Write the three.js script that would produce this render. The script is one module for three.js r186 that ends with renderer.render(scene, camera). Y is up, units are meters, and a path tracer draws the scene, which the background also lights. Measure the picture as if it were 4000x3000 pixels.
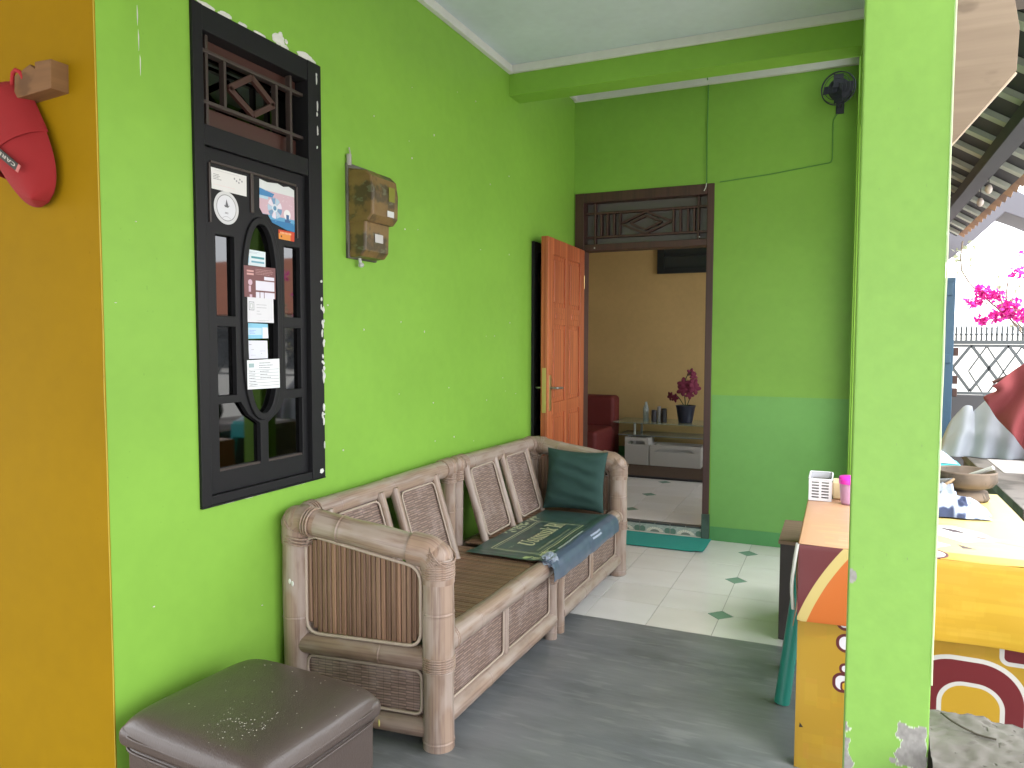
import * as THREE from 'three';
import { RoundedBoxGeometry } from 'three/addons/geometries/RoundedBoxGeometry.js';
import { mergeGeometries, mergeVertices } from 'three/addons/utils/BufferGeometryUtils.js';
import { TextGeometry } from 'three/addons/geometries/TextGeometry.js';

// ---------------------------------------------------------------- camera
const scene = new THREE.Scene();
const camera = new THREE.PerspectiveCamera(54.66, 4 / 3, 0.05, 300);
camera.position.set(1.915, 1.45, 0);
camera.up.set(-0.02589, 0.99831, -0.05202);
camera.lookAt(1.915 - 0.40509, 1.45 - 0.05805, -0.91243);

// ---------------------------------------------------------------- sky: bright even overcast
{
  const W = 64, H = 32, d = new Float32Array(W * H * 4);
  for (let j = 0; j < H; j++) for (let i = 0; i < W; i++) {
    const el = ((j + 0.5) / H - 0.5) * Math.PI, k = (j * W + i) * 4;
    const up = Math.max(0, Math.sin(el)), L = el > 0 ? 0.72 + 0.28 * up : 0.3;
    d[k] = L * 0.97; d[k + 1] = L * 0.995; d[k + 2] = L * 1.04; d[k + 3] = 1;
  }
  const t = new THREE.DataTexture(d, W, H, THREE.RGBAFormat, THREE.FloatType);
  t.mapping = THREE.EquirectangularReflectionMapping; t.magFilter = THREE.LinearFilter; t.minFilter = THREE.LinearFilter; t.needsUpdate = true;
  scene.background = t; scene.environment = t;
}
// ---------------------------------------------------------------- sun behind cloud
const sun = new THREE.DirectionalLight(new THREE.Color(1, 0.96, 0.9), 0.6);
sun.position.set(6, 14, 3); sun.target.position.set(1, 0, -4); scene.add(sun, sun.target);
sun.castShadow = true; sun.shadow.radius = 45; sun.shadow.mapSize.set(2048, 2048);
Object.assign(sun.shadow.camera, { left: -14, right: 14, top: 14, bottom: -14, near: 1, far: 60 });

const renderer = new THREE.WebGLRenderer({ antialias: true });
renderer.setSize(1024, 768);
renderer.toneMapping = THREE.LinearToneMapping;
renderer.toneMappingExposure = 7.1;
renderer.shadowMap.enabled = true;

// ---------------------------------------------------------------- helpers
let seed = 12345;
const rnd = () => { seed = (seed * 1664525 + 1013904223) >>> 0; return seed / 4294967296; };
const rr = (a, b) => a + (b - a) * rnd();
const V = (x, y, z) => new THREE.Vector3(x, y, z);
const taken = {};
function numbered(n) { taken[n] = (taken[n] ?? -1) + 1; return taken[n] ? `${n}_${String(taken[n]).padStart(3, '0')}` : n; }
const origin = new WeakMap();
function shade(o) { o.castShadow = true; o.receiveShadow = true; return o; }
function thing(name, label, category, at = [0, 0, 0], group) {
  const o = new THREE.Group(); o.name = numbered(name); o.position.set(...at); scene.add(o);
  o.userData = { label, category }; if (group) o.userData.group = group;
  origin.set(o, V(...at)); return o;
}
function structure(name, label, at = [0, 0, 0]) {
  const o = new THREE.Group(); o.name = numbered(name); o.position.set(...at); scene.add(o);
  o.userData = { kind: 'structure' }; if (label) o.userData.label = label;
  origin.set(o, V(...at)); return o;
}
// geometry given in world metres; it becomes a child of parent (a thing, or a part of it)
function part(parent, name, geo, mat, label) {
  const o = origin.get(parent) ?? V(0, 0, 0);
  geo.translate(-o.x, -o.y, -o.z);
  const m = shade(new THREE.Mesh(geo, mat)); m.name = name; parent.add(m); origin.set(m, o);
  if (label) m.userData.label = label;
  return m;
}
// shared geometry, placed by position
function put(parent, name, geo, mat, x, y, z, ry = 0, rx = 0, rz = 0) {
  const o = origin.get(parent) ?? V(0, 0, 0);
  const m = shade(new THREE.Mesh(geo, mat)); m.name = name; m.position.set(x - o.x, y - o.y, z - o.z); m.rotation.set(rx, ry, rz); parent.add(m);
  return m;
}
function lone(name, geo, mat, label, category, at = [0, 0, 0], group) {      // a thing that is one mesh
  geo.translate(-at[0], -at[1], -at[2]);
  const m = shade(new THREE.Mesh(geo, mat)); m.name = numbered(name); m.position.set(...at); scene.add(m);
  m.userData = { label, category }; if (group) m.userData.group = group; origin.set(m, V(...at));
  return m;
}
// uv in metres by the way a face points
function muv(g, su = 1, sv = 1) {
  if (g.index) g = g.toNonIndexed();
  const p = g.attributes.position, n = g.attributes.normal, uv = new Float32Array(p.count * 2);
  for (let i = 0; i < p.count; i += 3) {
    const a = V().fromBufferAttribute(p, i), b = V().fromBufferAttribute(p, i + 1), c = V().fromBufferAttribute(p, i + 2);
    const f = b.clone().sub(a).cross(c.clone().sub(a)); const ax = Math.abs(f.x), ay = Math.abs(f.y), az = Math.abs(f.z);
    [a, b, c].forEach((q, k) => {
      const [u, v] = ax >= ay && ax >= az ? [q.z, q.y] : ay >= az ? [q.x, q.z] : [q.x, q.y];
      uv[(i + k) * 2] = u * su; uv[(i + k) * 2 + 1] = v * sv;
    });
  }
  g.setAttribute('uv', new THREE.BufferAttribute(uv, 2)); return g;
}
function box(x0, x1, y0, y1, z0, z1, r = 0) {                                // world box, rounded edges if r
  const w = Math.abs(x1 - x0), h = Math.abs(y1 - y0), d = Math.abs(z1 - z0);
  const g = r ? new RoundedBoxGeometry(w, h, d, 2, Math.min(r, w / 2.01, h / 2.01, d / 2.01)) : new THREE.BoxGeometry(w, h, d);
  g.translate((x0 + x1) / 2, (y0 + y1) / 2, (z0 + z1) / 2); return muv(g);
}
function clean(g) { const q = g.index ? g.toNonIndexed() : g; for (const k of Object.keys(q.attributes)) if (!['position', 'normal', 'uv'].includes(k)) q.deleteAttribute(k); return q; }
const join = (...gs) => mergeGeometries(gs.flat().map(clean));
function tube(pts, r, closed = false, seg = 0, rad = 8, tension = 0.5) {
  const c = new THREE.CatmullRomCurve3(pts.map((p) => V(...p)), closed, 'catmullrom', tension);
  const L = c.getLength(), g = new THREE.TubeGeometry(c, seg || Math.max(8, Math.round(L / 0.03)), r, rad, closed);
  const u = g.attributes.uv; for (let i = 0; i < u.count; i++) u.setXY(i, u.getY(i) * r * 6.28, u.getX(i) * L);
  return g;
}
function along(g, a, b) {                                                     // geometry built on +y from 0, laid from a to b
  const d = b.clone().sub(a).normalize();
  g.applyQuaternion(new THREE.Quaternion().setFromUnitVectors(V(0, 1, 0), d)); g.translate(a.x, a.y, a.z); return g;
}
function bar(a, b, r, n = 8) { const A = V(...a), B = V(...b), L = A.distanceTo(B); const g = new THREE.CylinderGeometry(r, r, L, n); g.translate(0, L / 2, 0); return along(g, A, B); }
function beamBox(a, b, w, h) { const A = V(...a), B = V(...b), L = A.distanceTo(B); const g = new THREE.BoxGeometry(w, L, h); g.translate(0, L / 2, 0); return along(g, A, B); }
function lathe(prof, n = 28) { const g = new THREE.LatheGeometry(prof.map(([r, y]) => new THREE.Vector2(r, y)), n); return g; }
function extrude(pts, depth, bevel = 0, holes = [], curveSegments = 12) {
  const s = pts instanceof THREE.Shape ? pts : new THREE.Shape(pts.map(([x, y]) => new THREE.Vector2(x, y)));
  for (const h of holes) s.holes.push(h instanceof THREE.Path ? h : new THREE.Path(h.map(([x, y]) => new THREE.Vector2(x, y))));
  return new THREE.ExtrudeGeometry(s, { depth, bevelEnabled: bevel > 0, bevelThickness: bevel, bevelSize: bevel, bevelSegments: 2, curveSegments });
}
// a shape drawn in (s = -z, y) on the side wall; grows out of the wall from x0 by depth
function onSide(g, x0) { g.applyMatrix4(new THREE.Matrix4().makeBasis(V(0, 0, -1), V(0, 1, 0), V(1, 0, 0))); g.translate(x0, 0, 0); return g; }
function sphere(x, y, z, rx, ry = rx, rz = rx, n = 20) { const g = new THREE.SphereGeometry(1, n, Math.round(n * 0.7)); g.scale(rx, ry, rz); g.translate(x, y, z); return g; }
function sheet(fn, nu, nv, back = 0) {                                        // fn(u, v) -> [x, y, z]; a skin with uv 0..1; back > 0 gives it thickness
  const pos = [], uv = [], idx = [];
  for (let j = 0; j <= nv; j++) for (let i = 0; i <= nu; i++) { pos.push(...fn(i / nu, j / nv)); uv.push(i / nu, j / nv); }
  for (let j = 0; j < nv; j++) for (let i = 0; i < nu; i++) { const a = j * (nu + 1) + i, b = a + 1, c = a + nu + 1, d = c + 1; idx.push(a, b, d, a, d, c); }
  let g = new THREE.BufferGeometry(); g.setAttribute('position', new THREE.Float32BufferAttribute(pos, 3)); g.setAttribute('uv', new THREE.Float32BufferAttribute(uv, 2)); g.setIndex(idx); g.computeVertexNormals();
  if (back) {
    const n = g.attributes.normal, N = n.count, p2 = [...pos], uv2 = [...uv, ...uv], id2 = [...idx];
    for (let i = 0; i < N; i++) p2.push(pos[i * 3] - n.getX(i) * back, pos[i * 3 + 1] - n.getY(i) * back, pos[i * 3 + 2] - n.getZ(i) * back);
    for (let k = 0; k < idx.length; k += 3) id2.push(idx[k] + N, idx[k + 2] + N, idx[k + 1] + N);
    const rim = []; for (let i = 0; i < nu; i++) rim.push(i); for (let j = 0; j < nv; j++) rim.push(j * (nu + 1) + nu); for (let i = nu; i > 0; i--) rim.push(nv * (nu + 1) + i); for (let j = nv; j > 0; j--) rim.push(j * (nu + 1));
    for (let k = 0; k < rim.length; k++) { const a = rim[k], b = rim[(k + 1) % rim.length]; id2.push(b, a, a + N, b, a + N, b + N); }
    g = new THREE.BufferGeometry(); g.setAttribute('position', new THREE.Float32BufferAttribute(p2, 3)); g.setAttribute('uv', new THREE.Float32BufferAttribute(uv2, 2)); g.setIndex(id2); g.computeVertexNormals();
  }
  return g;
}
// ---------------------------------------------------------------- noise and textures
const perm = new Float32Array(4096); { let s = 777; for (let i = 0; i < 4096; i++) { s = (s * 1103515245 + 12345) & 0x7fffffff; perm[i] = s / 0x7fffffff; } }
const hash = (x, y, k) => perm[((x * 73 + y * 179 + k * 283 + ((x * y) & 63) * 17) & 4095)];
function vn(x, y, px, py, k = 0) {                                            // value noise, repeating every px, py cells
  const xi = Math.floor(x), yi = Math.floor(y), fx = x - xi, fy = y - yi, u = fx * fx * (3 - 2 * fx), v = fy * fy * (3 - 2 * fy);
  const m = (a, n) => ((a % n) + n) % n, x0 = m(xi, px), x1 = m(xi + 1, px), y0 = m(yi, py), y1 = m(yi + 1, py);
  return (hash(x0, y0, k) * (1 - u) + hash(x1, y0, k) * u) * (1 - v) + (hash(x0, y1, k) * (1 - u) + hash(x1, y1, k) * u) * v;
}
function fbm(u, v, fx, fy, oct = 4, k = 0) { let s = 0, a = 0.5, t = 0; for (let o = 0; o < oct; o++) { s += a * vn(u * fx, v * fy, fx, fy, k + o * 7); t += a; a *= 0.5; fx *= 2; fy *= 2; } return s / t; }
function tex(n, size, fn, srgb = true) {                                      // fn(u, v) -> [r, g, b] 0..1; size = metres covered
  const d = new Uint8Array(n * n * 4);
  for (let j = 0; j < n; j++) for (let i = 0; i < n; i++) { const c = fn(i / n, j / n), k = (j * n + i) * 4; for (let q = 0; q < 3; q++) d[k + q] = Math.max(0, Math.min(255, (Array.isArray(c) ? c[q] : c) * 255)); d[k + 3] = 255; }
  const t = new THREE.DataTexture(d, n, n, THREE.RGBAFormat); t.wrapS = t.wrapT = THREE.RepeatWrapping; t.magFilter = THREE.LinearFilter; t.minFilter = THREE.LinearMipmapLinearFilter; t.generateMipmaps = true;
  const [sx, sy] = Array.isArray(size) ? size : [size, size]; t.repeat.set(1 / sx, 1 / sy);
  if (srgb) t.colorSpace = THREE.SRGBColorSpace; t.needsUpdate = true; return t;
}
function print(w, h, draw) {
  const c = document.createElement('canvas'); c.width = w; c.height = h; const g = c.getContext('2d'); draw(g, w, h);
  const t = new THREE.CanvasTexture(c); t.colorSpace = THREE.SRGBColorSpace; t.anisotropy = 8; return t;
}
const lin = (r, g, b) => new THREE.Color().setRGB(r, g, b);
const mix = (a, b, t) => a.map((q, i) => q + (b[i] - q) * t);
const sm = (a, b, x) => { const t = Math.max(0, Math.min(1, (x - a) / (b - a))); return t * t * (3 - 2 * t); };
const std = (o) => new THREE.MeshStandardMaterial({ roughness: 0.7, ...o });
const phys = (o) => new THREE.MeshPhysicalMaterial({ roughness: 0.5, ...o });

// ---------------------------------------------------------------- materials
const T = {
  mottle: tex(512, 1.6, (u, v) => { const a = fbm(u, v, 5, 5, 5, 1), b = fbm(u, v, 40, 40, 2, 9), s = vn(u * 170, v * 170, 170, 170, 4) > 0.992 ? -0.09 : 0; const q = 0.95 + 0.05 * (a - 0.5) + 0.03 * (b - 0.5) + s; return [q, q, q * 0.995]; }),
  plaster: tex(512, 0.7, (u, v) => 0.5 + 0.5 * (fbm(u, v, 9, 9, 5, 3) - 0.5) + 0.2 * (fbm(u, v, 60, 60, 2, 5) - 0.5), false),
  bamboo: tex(512, [0.16, 0.5], (u, v) => {
    const st = fbm(u, v, 40, 1, 2, 2), bl = fbm(u, v, 3, 3, 4, 8), dust = sm(0.42, 0.72, fbm(u, v, 4, 3, 5, 15)), dk = sm(0.64, 0.82, fbm(u, v, 14, 2, 3, 21));
    let c = mix([0.62, 0.53, 0.465], [0.5, 0.41, 0.355], sm(0.2, 0.8, st * 0.4 + bl * 0.6)); c = mix(c, [0.685, 0.635, 0.605], dust * 0.6); return mix(c, [0.42, 0.32, 0.27], dk * 0.4);
  }),
  slat: tex(256, [0.09, 0.6], (u, v) => { const st = fbm(u, v, 30, 2, 3, 33), bl = fbm(u, v, 4, 4, 3, 8); return mix([0.56, 0.44, 0.36], [0.4, 0.3, 0.24], sm(0.25, 0.8, st * 0.6 + bl * 0.4)); }),
  weave: tex(512, 0.24, (u, v) => {                                           // flattened, split bamboo weave, too fine to pick apart
    const nx = 8, ny = 24, i = Math.floor(u * nx), j = Math.floor(v * ny), over = ((i + 2 * j) % 4) < 2, fv = v * ny - j, fu = u * nx - i;
    const gap = (fv < 0.12 || fv > 0.9) ? 0.55 : 1, edge = over ? 1 : 0.86, n = fbm(u, v, 6, 90, 3, 4), d = sm(0.48, 0.75, fbm(u, v, 4, 4, 4, 12));
    let c = mix([0.66, 0.56, 0.51], [0.5, 0.41, 0.37], n); c = c.map((q) => q * gap * edge * (fu < 0.06 ? 0.8 : 1)); return mix(c, [0.72, 0.66, 0.64], d * 0.3);
  }),
  weaveBump: tex(256, 0.24, (u, v) => { const nx = 8, ny = 24, i = Math.floor(u * nx), j = Math.floor(v * ny), over = ((i + 2 * j) % 4) < 2, fv = v * ny - j; return (over ? 0.75 : 0.4) * (0.5 + 0.5 * Math.sin(Math.PI * fv)); }, false),
  grain: tex(256, 0.05, (u, v) => 0.4 + 0.6 * Math.abs(fbm(u, v, 9, 9, 3, 6) - 0.5) * 2, false),
  lino: tex(1024, [1.4, 1.4], (u, v) => {
    const st = fbm(u, v, 5, 14, 5, 5), st2 = fbm(u, v, 20, 110, 3, 55), wear = sm(0.46, 0.66, fbm(u, v, 3, 5, 5, 17)), pale = sm(0.6, 0.74, fbm(u, v, 10, 60, 4, 29));
    let c = mix([0.45, 0.46, 0.475], [0.4, 0.41, 0.42], sm(0.35, 0.7, st)); c = mix(c, [0.55, 0.555, 0.56], wear * 0.35); c = mix(c, [0.67, 0.67, 0.66], pale * 0.2); return c.map((q) => q + 0.04 * (st2 - 0.5));
  }),
  tile: tex(512, 1.1, (u, v) => { const a = fbm(u, v, 5, 9, 5, 41), b = sm(0.6, 0.8, fbm(u, v, 3, 14, 4, 47)); return mix(mix([0.915, 0.905, 0.9], [0.87, 0.86, 0.85], a), [0.79, 0.77, 0.755], b * 0.4); }),
  wood: tex(512, [0.3, 1.4], (u, v) => { const w = fbm(u, v, 26, 2, 4, 61) + 0.25 * fbm(u, v, 3, 3, 2, 62), l = vn(u * 90, v * 3, 90, 3, 66); return mix([0.76, 0.43, 0.26], [0.58, 0.28, 0.16], sm(0.35, 0.95, w)).map((q) => q * (0.93 + 0.12 * l)); }),
  woodDark: tex(256, [0.25, 1.2], (u, v) => { const w = fbm(u, v, 22, 2, 4, 71); return mix([0.36, 0.23, 0.2], [0.22, 0.14, 0.125], w); }),
  ply: tex(512, [0.9, 0.5], (u, v) => { const w = fbm(u, v, 3, 40, 4, 81), s = sm(0.66, 0.8, fbm(u, v, 8, 8, 4, 85)); return mix(mix([0.66, 0.58, 0.5], [0.56, 0.48, 0.4], w), [0.4, 0.33, 0.26], s * 0.5); }),
  concrete: tex(512, 0.9, (u, v) => { const a = fbm(u, v, 6, 6, 6, 91), b = sm(0.55, 0.75, fbm(u, v, 5, 5, 4, 95)), s = vn(u * 120, v * 120, 120, 120, 97) > 0.94 ? 0.12 : 0; return mix(mix([0.62, 0.6, 0.57], [0.48, 0.46, 0.43], a), [0.33, 0.32, 0.29], b * 0.7).map((q) => q - s); }),
  cloth: tex(256, 0.05, (u, v) => 0.5 + 0.25 * Math.sin(u * 6.283 * 14) * Math.sin(v * 6.283 * 14) + 0.3 * (fbm(u, v, 8, 8, 3, 101) - 0.5), false),
  ground: tex(512, 3, (u, v) => { const a = fbm(u, v, 8, 8, 6, 111); return mix([0.74, 0.72, 0.69], [0.62, 0.6, 0.575], a); }),
};
const paint = (c, o = {}) => phys({ color: c, map: T.mottle, bumpMap: T.plaster, bumpScale: 0.0007, roughness: 0.5, specularIntensity: 0.6, ...o });
const M = {
  green: paint(lin(0.238, 0.475, 0.06)), greenEnd: paint(lin(0.225, 0.45, 0.065), { roughness: 0.42 }), greenLow: paint(lin(0.18, 0.43, 0.105), { roughness: 0.4 }), skirt: paint(lin(0.1, 0.33, 0.11), { roughness: 0.4 }),
  greenCol: paint(lin(0.42, 0.61, 0.14)), yellow: paint(lin(0.345, 0.2, 0.0), { roughness: 0.8, specularIntensity: 0.3 }), yellowEdge: paint(lin(0.5, 0.36, 0.04)), cream: paint(lin(0.66, 0.46, 0.2), { roughness: 0.6 }),
  white: paint(lin(0.64, 0.72, 0.8), { roughness: 0.75 }), trim: paint(lin(0.72, 0.73, 0.72), { roughness: 0.6 }), whiteWall: paint(lin(0.76, 0.76, 0.74)),
  black: phys({ color: lin(0.012, 0.012, 0.0135), roughness: 0.45, specularIntensity: 0.42, bumpMap: T.plaster, bumpScale: 0.0004 }), blackBar: std({ color: lin(0.045, 0.032, 0.028), roughness: 0.4 }), brownBack: std({ color: lin(0.055, 0.02, 0.014), roughness: 0.45 }),
  frameWood: std({ map: T.woodDark, color: lin(0.75, 0.7, 0.7), roughness: 0.45 }), door: std({ map: T.wood, roughness: 0.38 }), brass: std({ color: lin(0.55, 0.42, 0.18), metalness: 0.9, roughness: 0.35 }), steel: std({ color: lin(0.35, 0.34, 0.33), metalness: 0.9, roughness: 0.4 }),
  darkGlass: phys({ color: lin(0.03, 0.032, 0.035), transmission: 1, thickness: 0, roughness: 0.03, ior: 1.7 }),
  glass: phys({ color: lin(0.9, 0.93, 0.93), transmission: 1, thickness: 0, roughness: 0.02, ior: 1.5 }),
  bamboo: std({ map: T.bamboo, roughness: 0.38 }), bamboo2: std({ map: T.bamboo, color: lin(0.84, 0.8, 0.78), roughness: 0.45 }), slat: std({ map: T.slat, roughness: 0.45 }), slat2: std({ map: T.slat, color: lin(0.8, 0.76, 0.74), roughness: 0.5 }), slat3: std({ map: T.slat, color: lin(1.18, 1.12, 1.1), roughness: 0.45 }),
  weave: std({ map: T.weave, bumpMap: T.weaveBump, bumpScale: 0.004, roughness: 0.55 }), rattan: std({ color: lin(0.45, 0.36, 0.29), roughness: 0.5 }), lash: std({ color: lin(0.95, 0.9, 0.86), roughness: 0.5, map: T.bamboo }),
  lino: std({ map: T.lino, roughness: 0.36, bumpMap: T.grain, bumpScale: 0.0004 }), tile: std({ map: T.tile, roughness: 0.16 }), tile2: std({ map: T.tile, color: lin(0.95, 0.94, 0.92), roughness: 0.18 }), grout: std({ color: lin(0.3, 0.29, 0.27), roughness: 0.9 }), inset: std({ color: lin(0.2, 0.32, 0.26), roughness: 0.2 }),
  leather: phys({ color: lin(0.078, 0.058, 0.05), roughness: 0.36, bumpMap: T.grain, bumpScale: 0.0009, clearcoat: 0.12, clearcoatRoughness: 0.35 }),
  concrete: std({ map: T.concrete, bumpMap: T.concrete, bumpScale: 0.012, roughness: 0.92 }), ground: std({ map: T.ground, roughness: 0.95 }), ply: std({ map: T.ply, color: lin(0.58, 0.56, 0.55), roughness: 0.7 }), plyEdge: std({ color: lin(0.62, 0.5, 0.38), roughness: 0.75 }),
};
// ================================================================ the setting
{ const g = structure('ground'); part(g, 'yard', muv(new THREE.PlaneGeometry(160, 160).rotateX(-Math.PI / 2).translate(0, -0.05, 0)), M.ground); }
const END = -5.485;
{ // veranda floor: grout bed with every tile its own piece, one corner of each cut for a small green diamond
  const f = structure('veranda_floor', 'pale tiled veranda floor with small green diamond insets');
  part(f, 'bed', box(-0.1, 2.75, -0.06, -0.0045, END - 0.12, -1.35), M.grout);
  const W = 0.33, D = 0.315, gap = 0.0022, c = 0.068;
  const tileGeo = (() => { const w = W / 2 - gap, d = D / 2 - gap; const g = extrude([[-w + c, -d], [w, -d], [w, d], [-w, d], [-w, -d + c]], 0.0085, 0.0008); g.rotateX(-Math.PI / 2).translate(0, -0.0095, 0); return muv(g); })();
  const mirror = (g, sx, sz) => { const q = g.clone(); q.scale(sx, 1, sz); if (sx * sz < 0) { const p = q.attributes.position, n = q.attributes.normal, uv = q.attributes.uv; for (const a of [p, n, uv]) for (let i = 0; i < a.count; i += 3) for (let k = 0; k < a.itemSize; k++) { const t = a.array[(i + 1) * a.itemSize + k]; a.array[(i + 1) * a.itemSize + k] = a.array[(i + 2) * a.itemSize + k]; a.array[(i + 2) * a.itemSize + k] = t; } } return muv(q); };
  const variants = {}; for (const a of [-1, 1]) for (const b of [-1, 1]) variants[`${a},${b}`] = mirror(tileGeo, a, b);
  const dia = muv(extrude([[0, -c + gap * 2], [c - gap * 2, 0], [0, c - gap * 2], [-c + gap * 2, 0]], 0.0085, 0.0008).rotateX(-Math.PI / 2).translate(0, -0.0095, 0));
  const full = muv(extrude([[-W / 2 + gap, -D / 2 + gap], [W / 2 - gap, -D / 2 + gap], [W / 2 - gap, D / 2 - gap], [-W / 2 + gap, D / 2 - gap]], 0.0085, 0.0008).rotateX(-Math.PI / 2).translate(0, -0.0095, 0));
  const mats = [M.tile, M.tile2];
  const lay = (parent, xs, z0, rows, y, nodeX, nodeZ, phase) => {
    for (let j = 0; j < rows; j++) for (let i = xs[0]; i < xs[1]; i++) {
      const x = 0.04 + W * i, z = z0 - D * j;                                  // near-left node of this tile
      const odd = (n) => ((n % 2) + 2) % 2;
      const left = odd(i + nodeX) === 0, near = odd(j + nodeZ) === 0;          // which corner holds the diamond
      const node = left ? i : i + 1, cut = (((node - phase) % 4) + 4) % 4 === 0;
      const g = cut ? variants[`${left ? 1 : -1},${near ? 1 : -1}`] : full;
      put(parent, 'tile', g, mats[(i * 7 + j * 3) & 1 ? (i + j) % 3 === 0 ? 1 : 0 : 0], x + W / 2, y + rr(-0.0006, 0.0006), z - D / 2, 0, 0, 0);
      if (left && near && cut) put(parent, 'diamond_tile', dia, M.inset, x, y, z);
    }
  };
  lay(f, [0, 8], -3.67, 6, 0, 0, 1, 0);
  // living room floor, a step up
  const r = structure('living_room_floor', 'living room floor of pale tiles with small dark diamonds');
  part(r, 'bed', box(-2.6, 2.3, -0.06, 0.0805, -8.75, END - 0.02), M.grout);
  lay(r, [-3, 6], -5.56, 9, 0.085, 1, 1, 1);
}
{ // side wall: a hole for each window
  const w = thing('side_wall', 'lime green plastered wall behind the bamboo sofas, with a black window', 'wall', [0, 0, -3.5]);
  const rect = (a, b, c, d) => [[a, c], [b, c], [b, d], [a, d]];
  const g = onSide(extrude(rect(1.462, 5.62, 0, 3.42), 0.12, 0, [rect(1.79, 2.425, 0.9, 2.525), rect(4.63, 5.32, 0.8, 2.115)]), -0.12);
  part(w, 'plaster', muv(g), M.green);
  // window: black frame, transom with thin bars, leaf with an oval and side panes
  const H = 0.012, fr = (a, b, c, d, x0, x1) => box(x0, x1, c, d, -b, -a, 0.002);
  const win = part(w, 'window', join(fr(1.79, 1.832, 0.9, 2.525, -0.09, H), fr(2.347, 2.425, 0.9, 2.525, -0.09, H), fr(1.832, 2.347, 2.447, 2.525, -0.09, H - 0.003), fr(1.832, 2.347, 2.085, 2.15, -0.09, H - 0.003), fr(1.832, 2.347, 0.9, 0.93, -0.09, H - 0.003)), M.black);
  part(win, 'sill', fr(1.79, 2.425, 0.894, 0.9, -0.02, 0.014), M.black);
  for (const y of [2.394, 2.231]) part(win, 'transom_bar', fr(1.832, 2.347, y - 0.006, y + 0.006, -0.035, -0.012), M.blackBar);
  for (const s of [1.871, 2.279]) part(win, 'transom_bar', fr(s - 0.006, s + 0.006, 2.15, 2.447, -0.036, -0.013), M.blackBar);
  for (const s of [1.951, 2.203]) part(win, 'transom_bar', fr(s - 0.006, s + 0.006, 2.231, 2.394, -0.037, -0.014), M.blackBar);
  part(win, 'transom_board', join(fr(1.832, 2.347, 2.4, 2.447, -0.07, -0.05), fr(1.832, 2.347, 2.15, 2.225, -0.07, -0.05), fr(1.832, 1.866, 2.225, 2.4, -0.07, -0.05)), M.brownBack);
  { const q = [[1.97, 2.307], [2.077, 2.376], [2.187, 2.31], [2.083, 2.247]]; for (let i = 0; i < 4; i++) { const a = q[i], b = q[(i + 1) % 4]; part(win, 'diamond_bar', beamBox([-0.02, a[1], -a[0]], [-0.02, b[1], -b[0]], 0.014, 0.02), M.frameWood); } }
  part(win, 'transom_pane', fr(1.832, 2.347, 2.15, 2.447, -0.082, -0.078), M.darkGlass);
  // leaf: one black board pierced by panes
  const ov = (rx, ry, cx, cy) => { const p = new THREE.Path(); const n = 40; for (let i = 0; i <= n; i++) { const a = -i / n * Math.PI * 2, x = Math.cos(a), y = Math.sin(a); const px = cx + rx * Math.sign(x) * Math.abs(x) ** 0.9, py = cy + ry * Math.sign(y) * Math.abs(y) ** 0.62; i ? p.lineTo(px, py) : p.moveTo(px, py); } return p; };
  const ovS = (rx, ry) => { const s = new THREE.Shape(); s.setFromPoints(ov(rx, ry, 2.1, 1.525).getPoints().reverse()); return s; };
  const panes = [[1.888, 1.976, 1.53, 1.806], [1.888, 1.976, 1.258, 1.498], [2.222, 2.315, 1.535, 1.806], [2.222, 2.315, 1.26, 1.498]];
  const low = (a) => a;
  const holes = [...panes.map(([a, b, c, d]) => rect(a, b, c, d)), ov(0.078, 0.342, 2.1, 1.525)];
  const lb = [[1.888, 1.0], [2.088, 1.0], [2.088, 1.148], [2.03, 1.185], [1.992, 1.235], [1.888, 1.235]], rb = [[2.124, 1.0], [2.318, 1.0], [2.318, 1.23], [2.214, 1.23], [2.18, 1.185], [2.124, 1.15]];
  holes.push(low(lb), low(rb));
  const leaf = part(win, 'leaf', muv(onSide(extrude(rect(1.834, 2.345, 0.932, 2.083), 0.022, 0.002, holes), -0.034)), M.black);
  const ring = onSide(extrude(ovS(0.098, 0.362), 0.008, 0.003, [ov(0.079, 0.343, 2.1, 1.525)]), -0.012);
  part(win, 'oval_moulding', muv(ring), M.black);
  for (const [a, b, c, d] of [[2.052, 2.066, 1.9, 2.04], [2.292, 2.3, 1.84, 2.035], [1.862, 1.87, 1.84, 2.035], [1.87, 2.292, 2.035, 2.043]]) part(win, 'moulding', fr(a, b, c, d, -0.012, -0.004), M.blackBar);
  for (const [a, b, c, d] of panes) part(win, 'pane', fr(a - 0.004, b + 0.004, c - 0.004, d + 0.004, -0.032, -0.029), M.darkGlass);
  for (const q of [lb, rb]) part(win, 'pane', muv(onSide(extrude(q, 0.003), -0.031)), M.darkGlass);
  part(win, 'oval_pane', muv(onSide(extrude(ovS(0.08, 0.345), 0.003), -0.0275)), M.darkGlass);
  for (const [a, b] of [[1.888, 2.088], [2.124, 2.318]]) part(win, 'glazing_bead', fr(a, b, 1.0, 1.01, -0.028, -0.014), M.blackBar);
  // second black window, mostly behind the open door
  const w2 = part(w, 'window', join(fr(4.63, 4.7, 0.8, 2.115, -0.08, 0.02), fr(5.25, 5.32, 0.8, 2.115, -0.08, 0.02), fr(4.7, 5.25, 2.04, 2.115, -0.08, 0.018), fr(4.7, 5.25, 0.8, 0.87, -0.08, 0.018)), M.black, 'black window frame beside the open wooden door');
  part(w2, 'pane', fr(4.7, 5.25, 0.87, 2.04, -0.03, -0.026), M.glass); part(w2, 'mullion', fr(4.96, 4.99, 0.87, 2.04, -0.05, -0.01), M.black);
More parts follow.
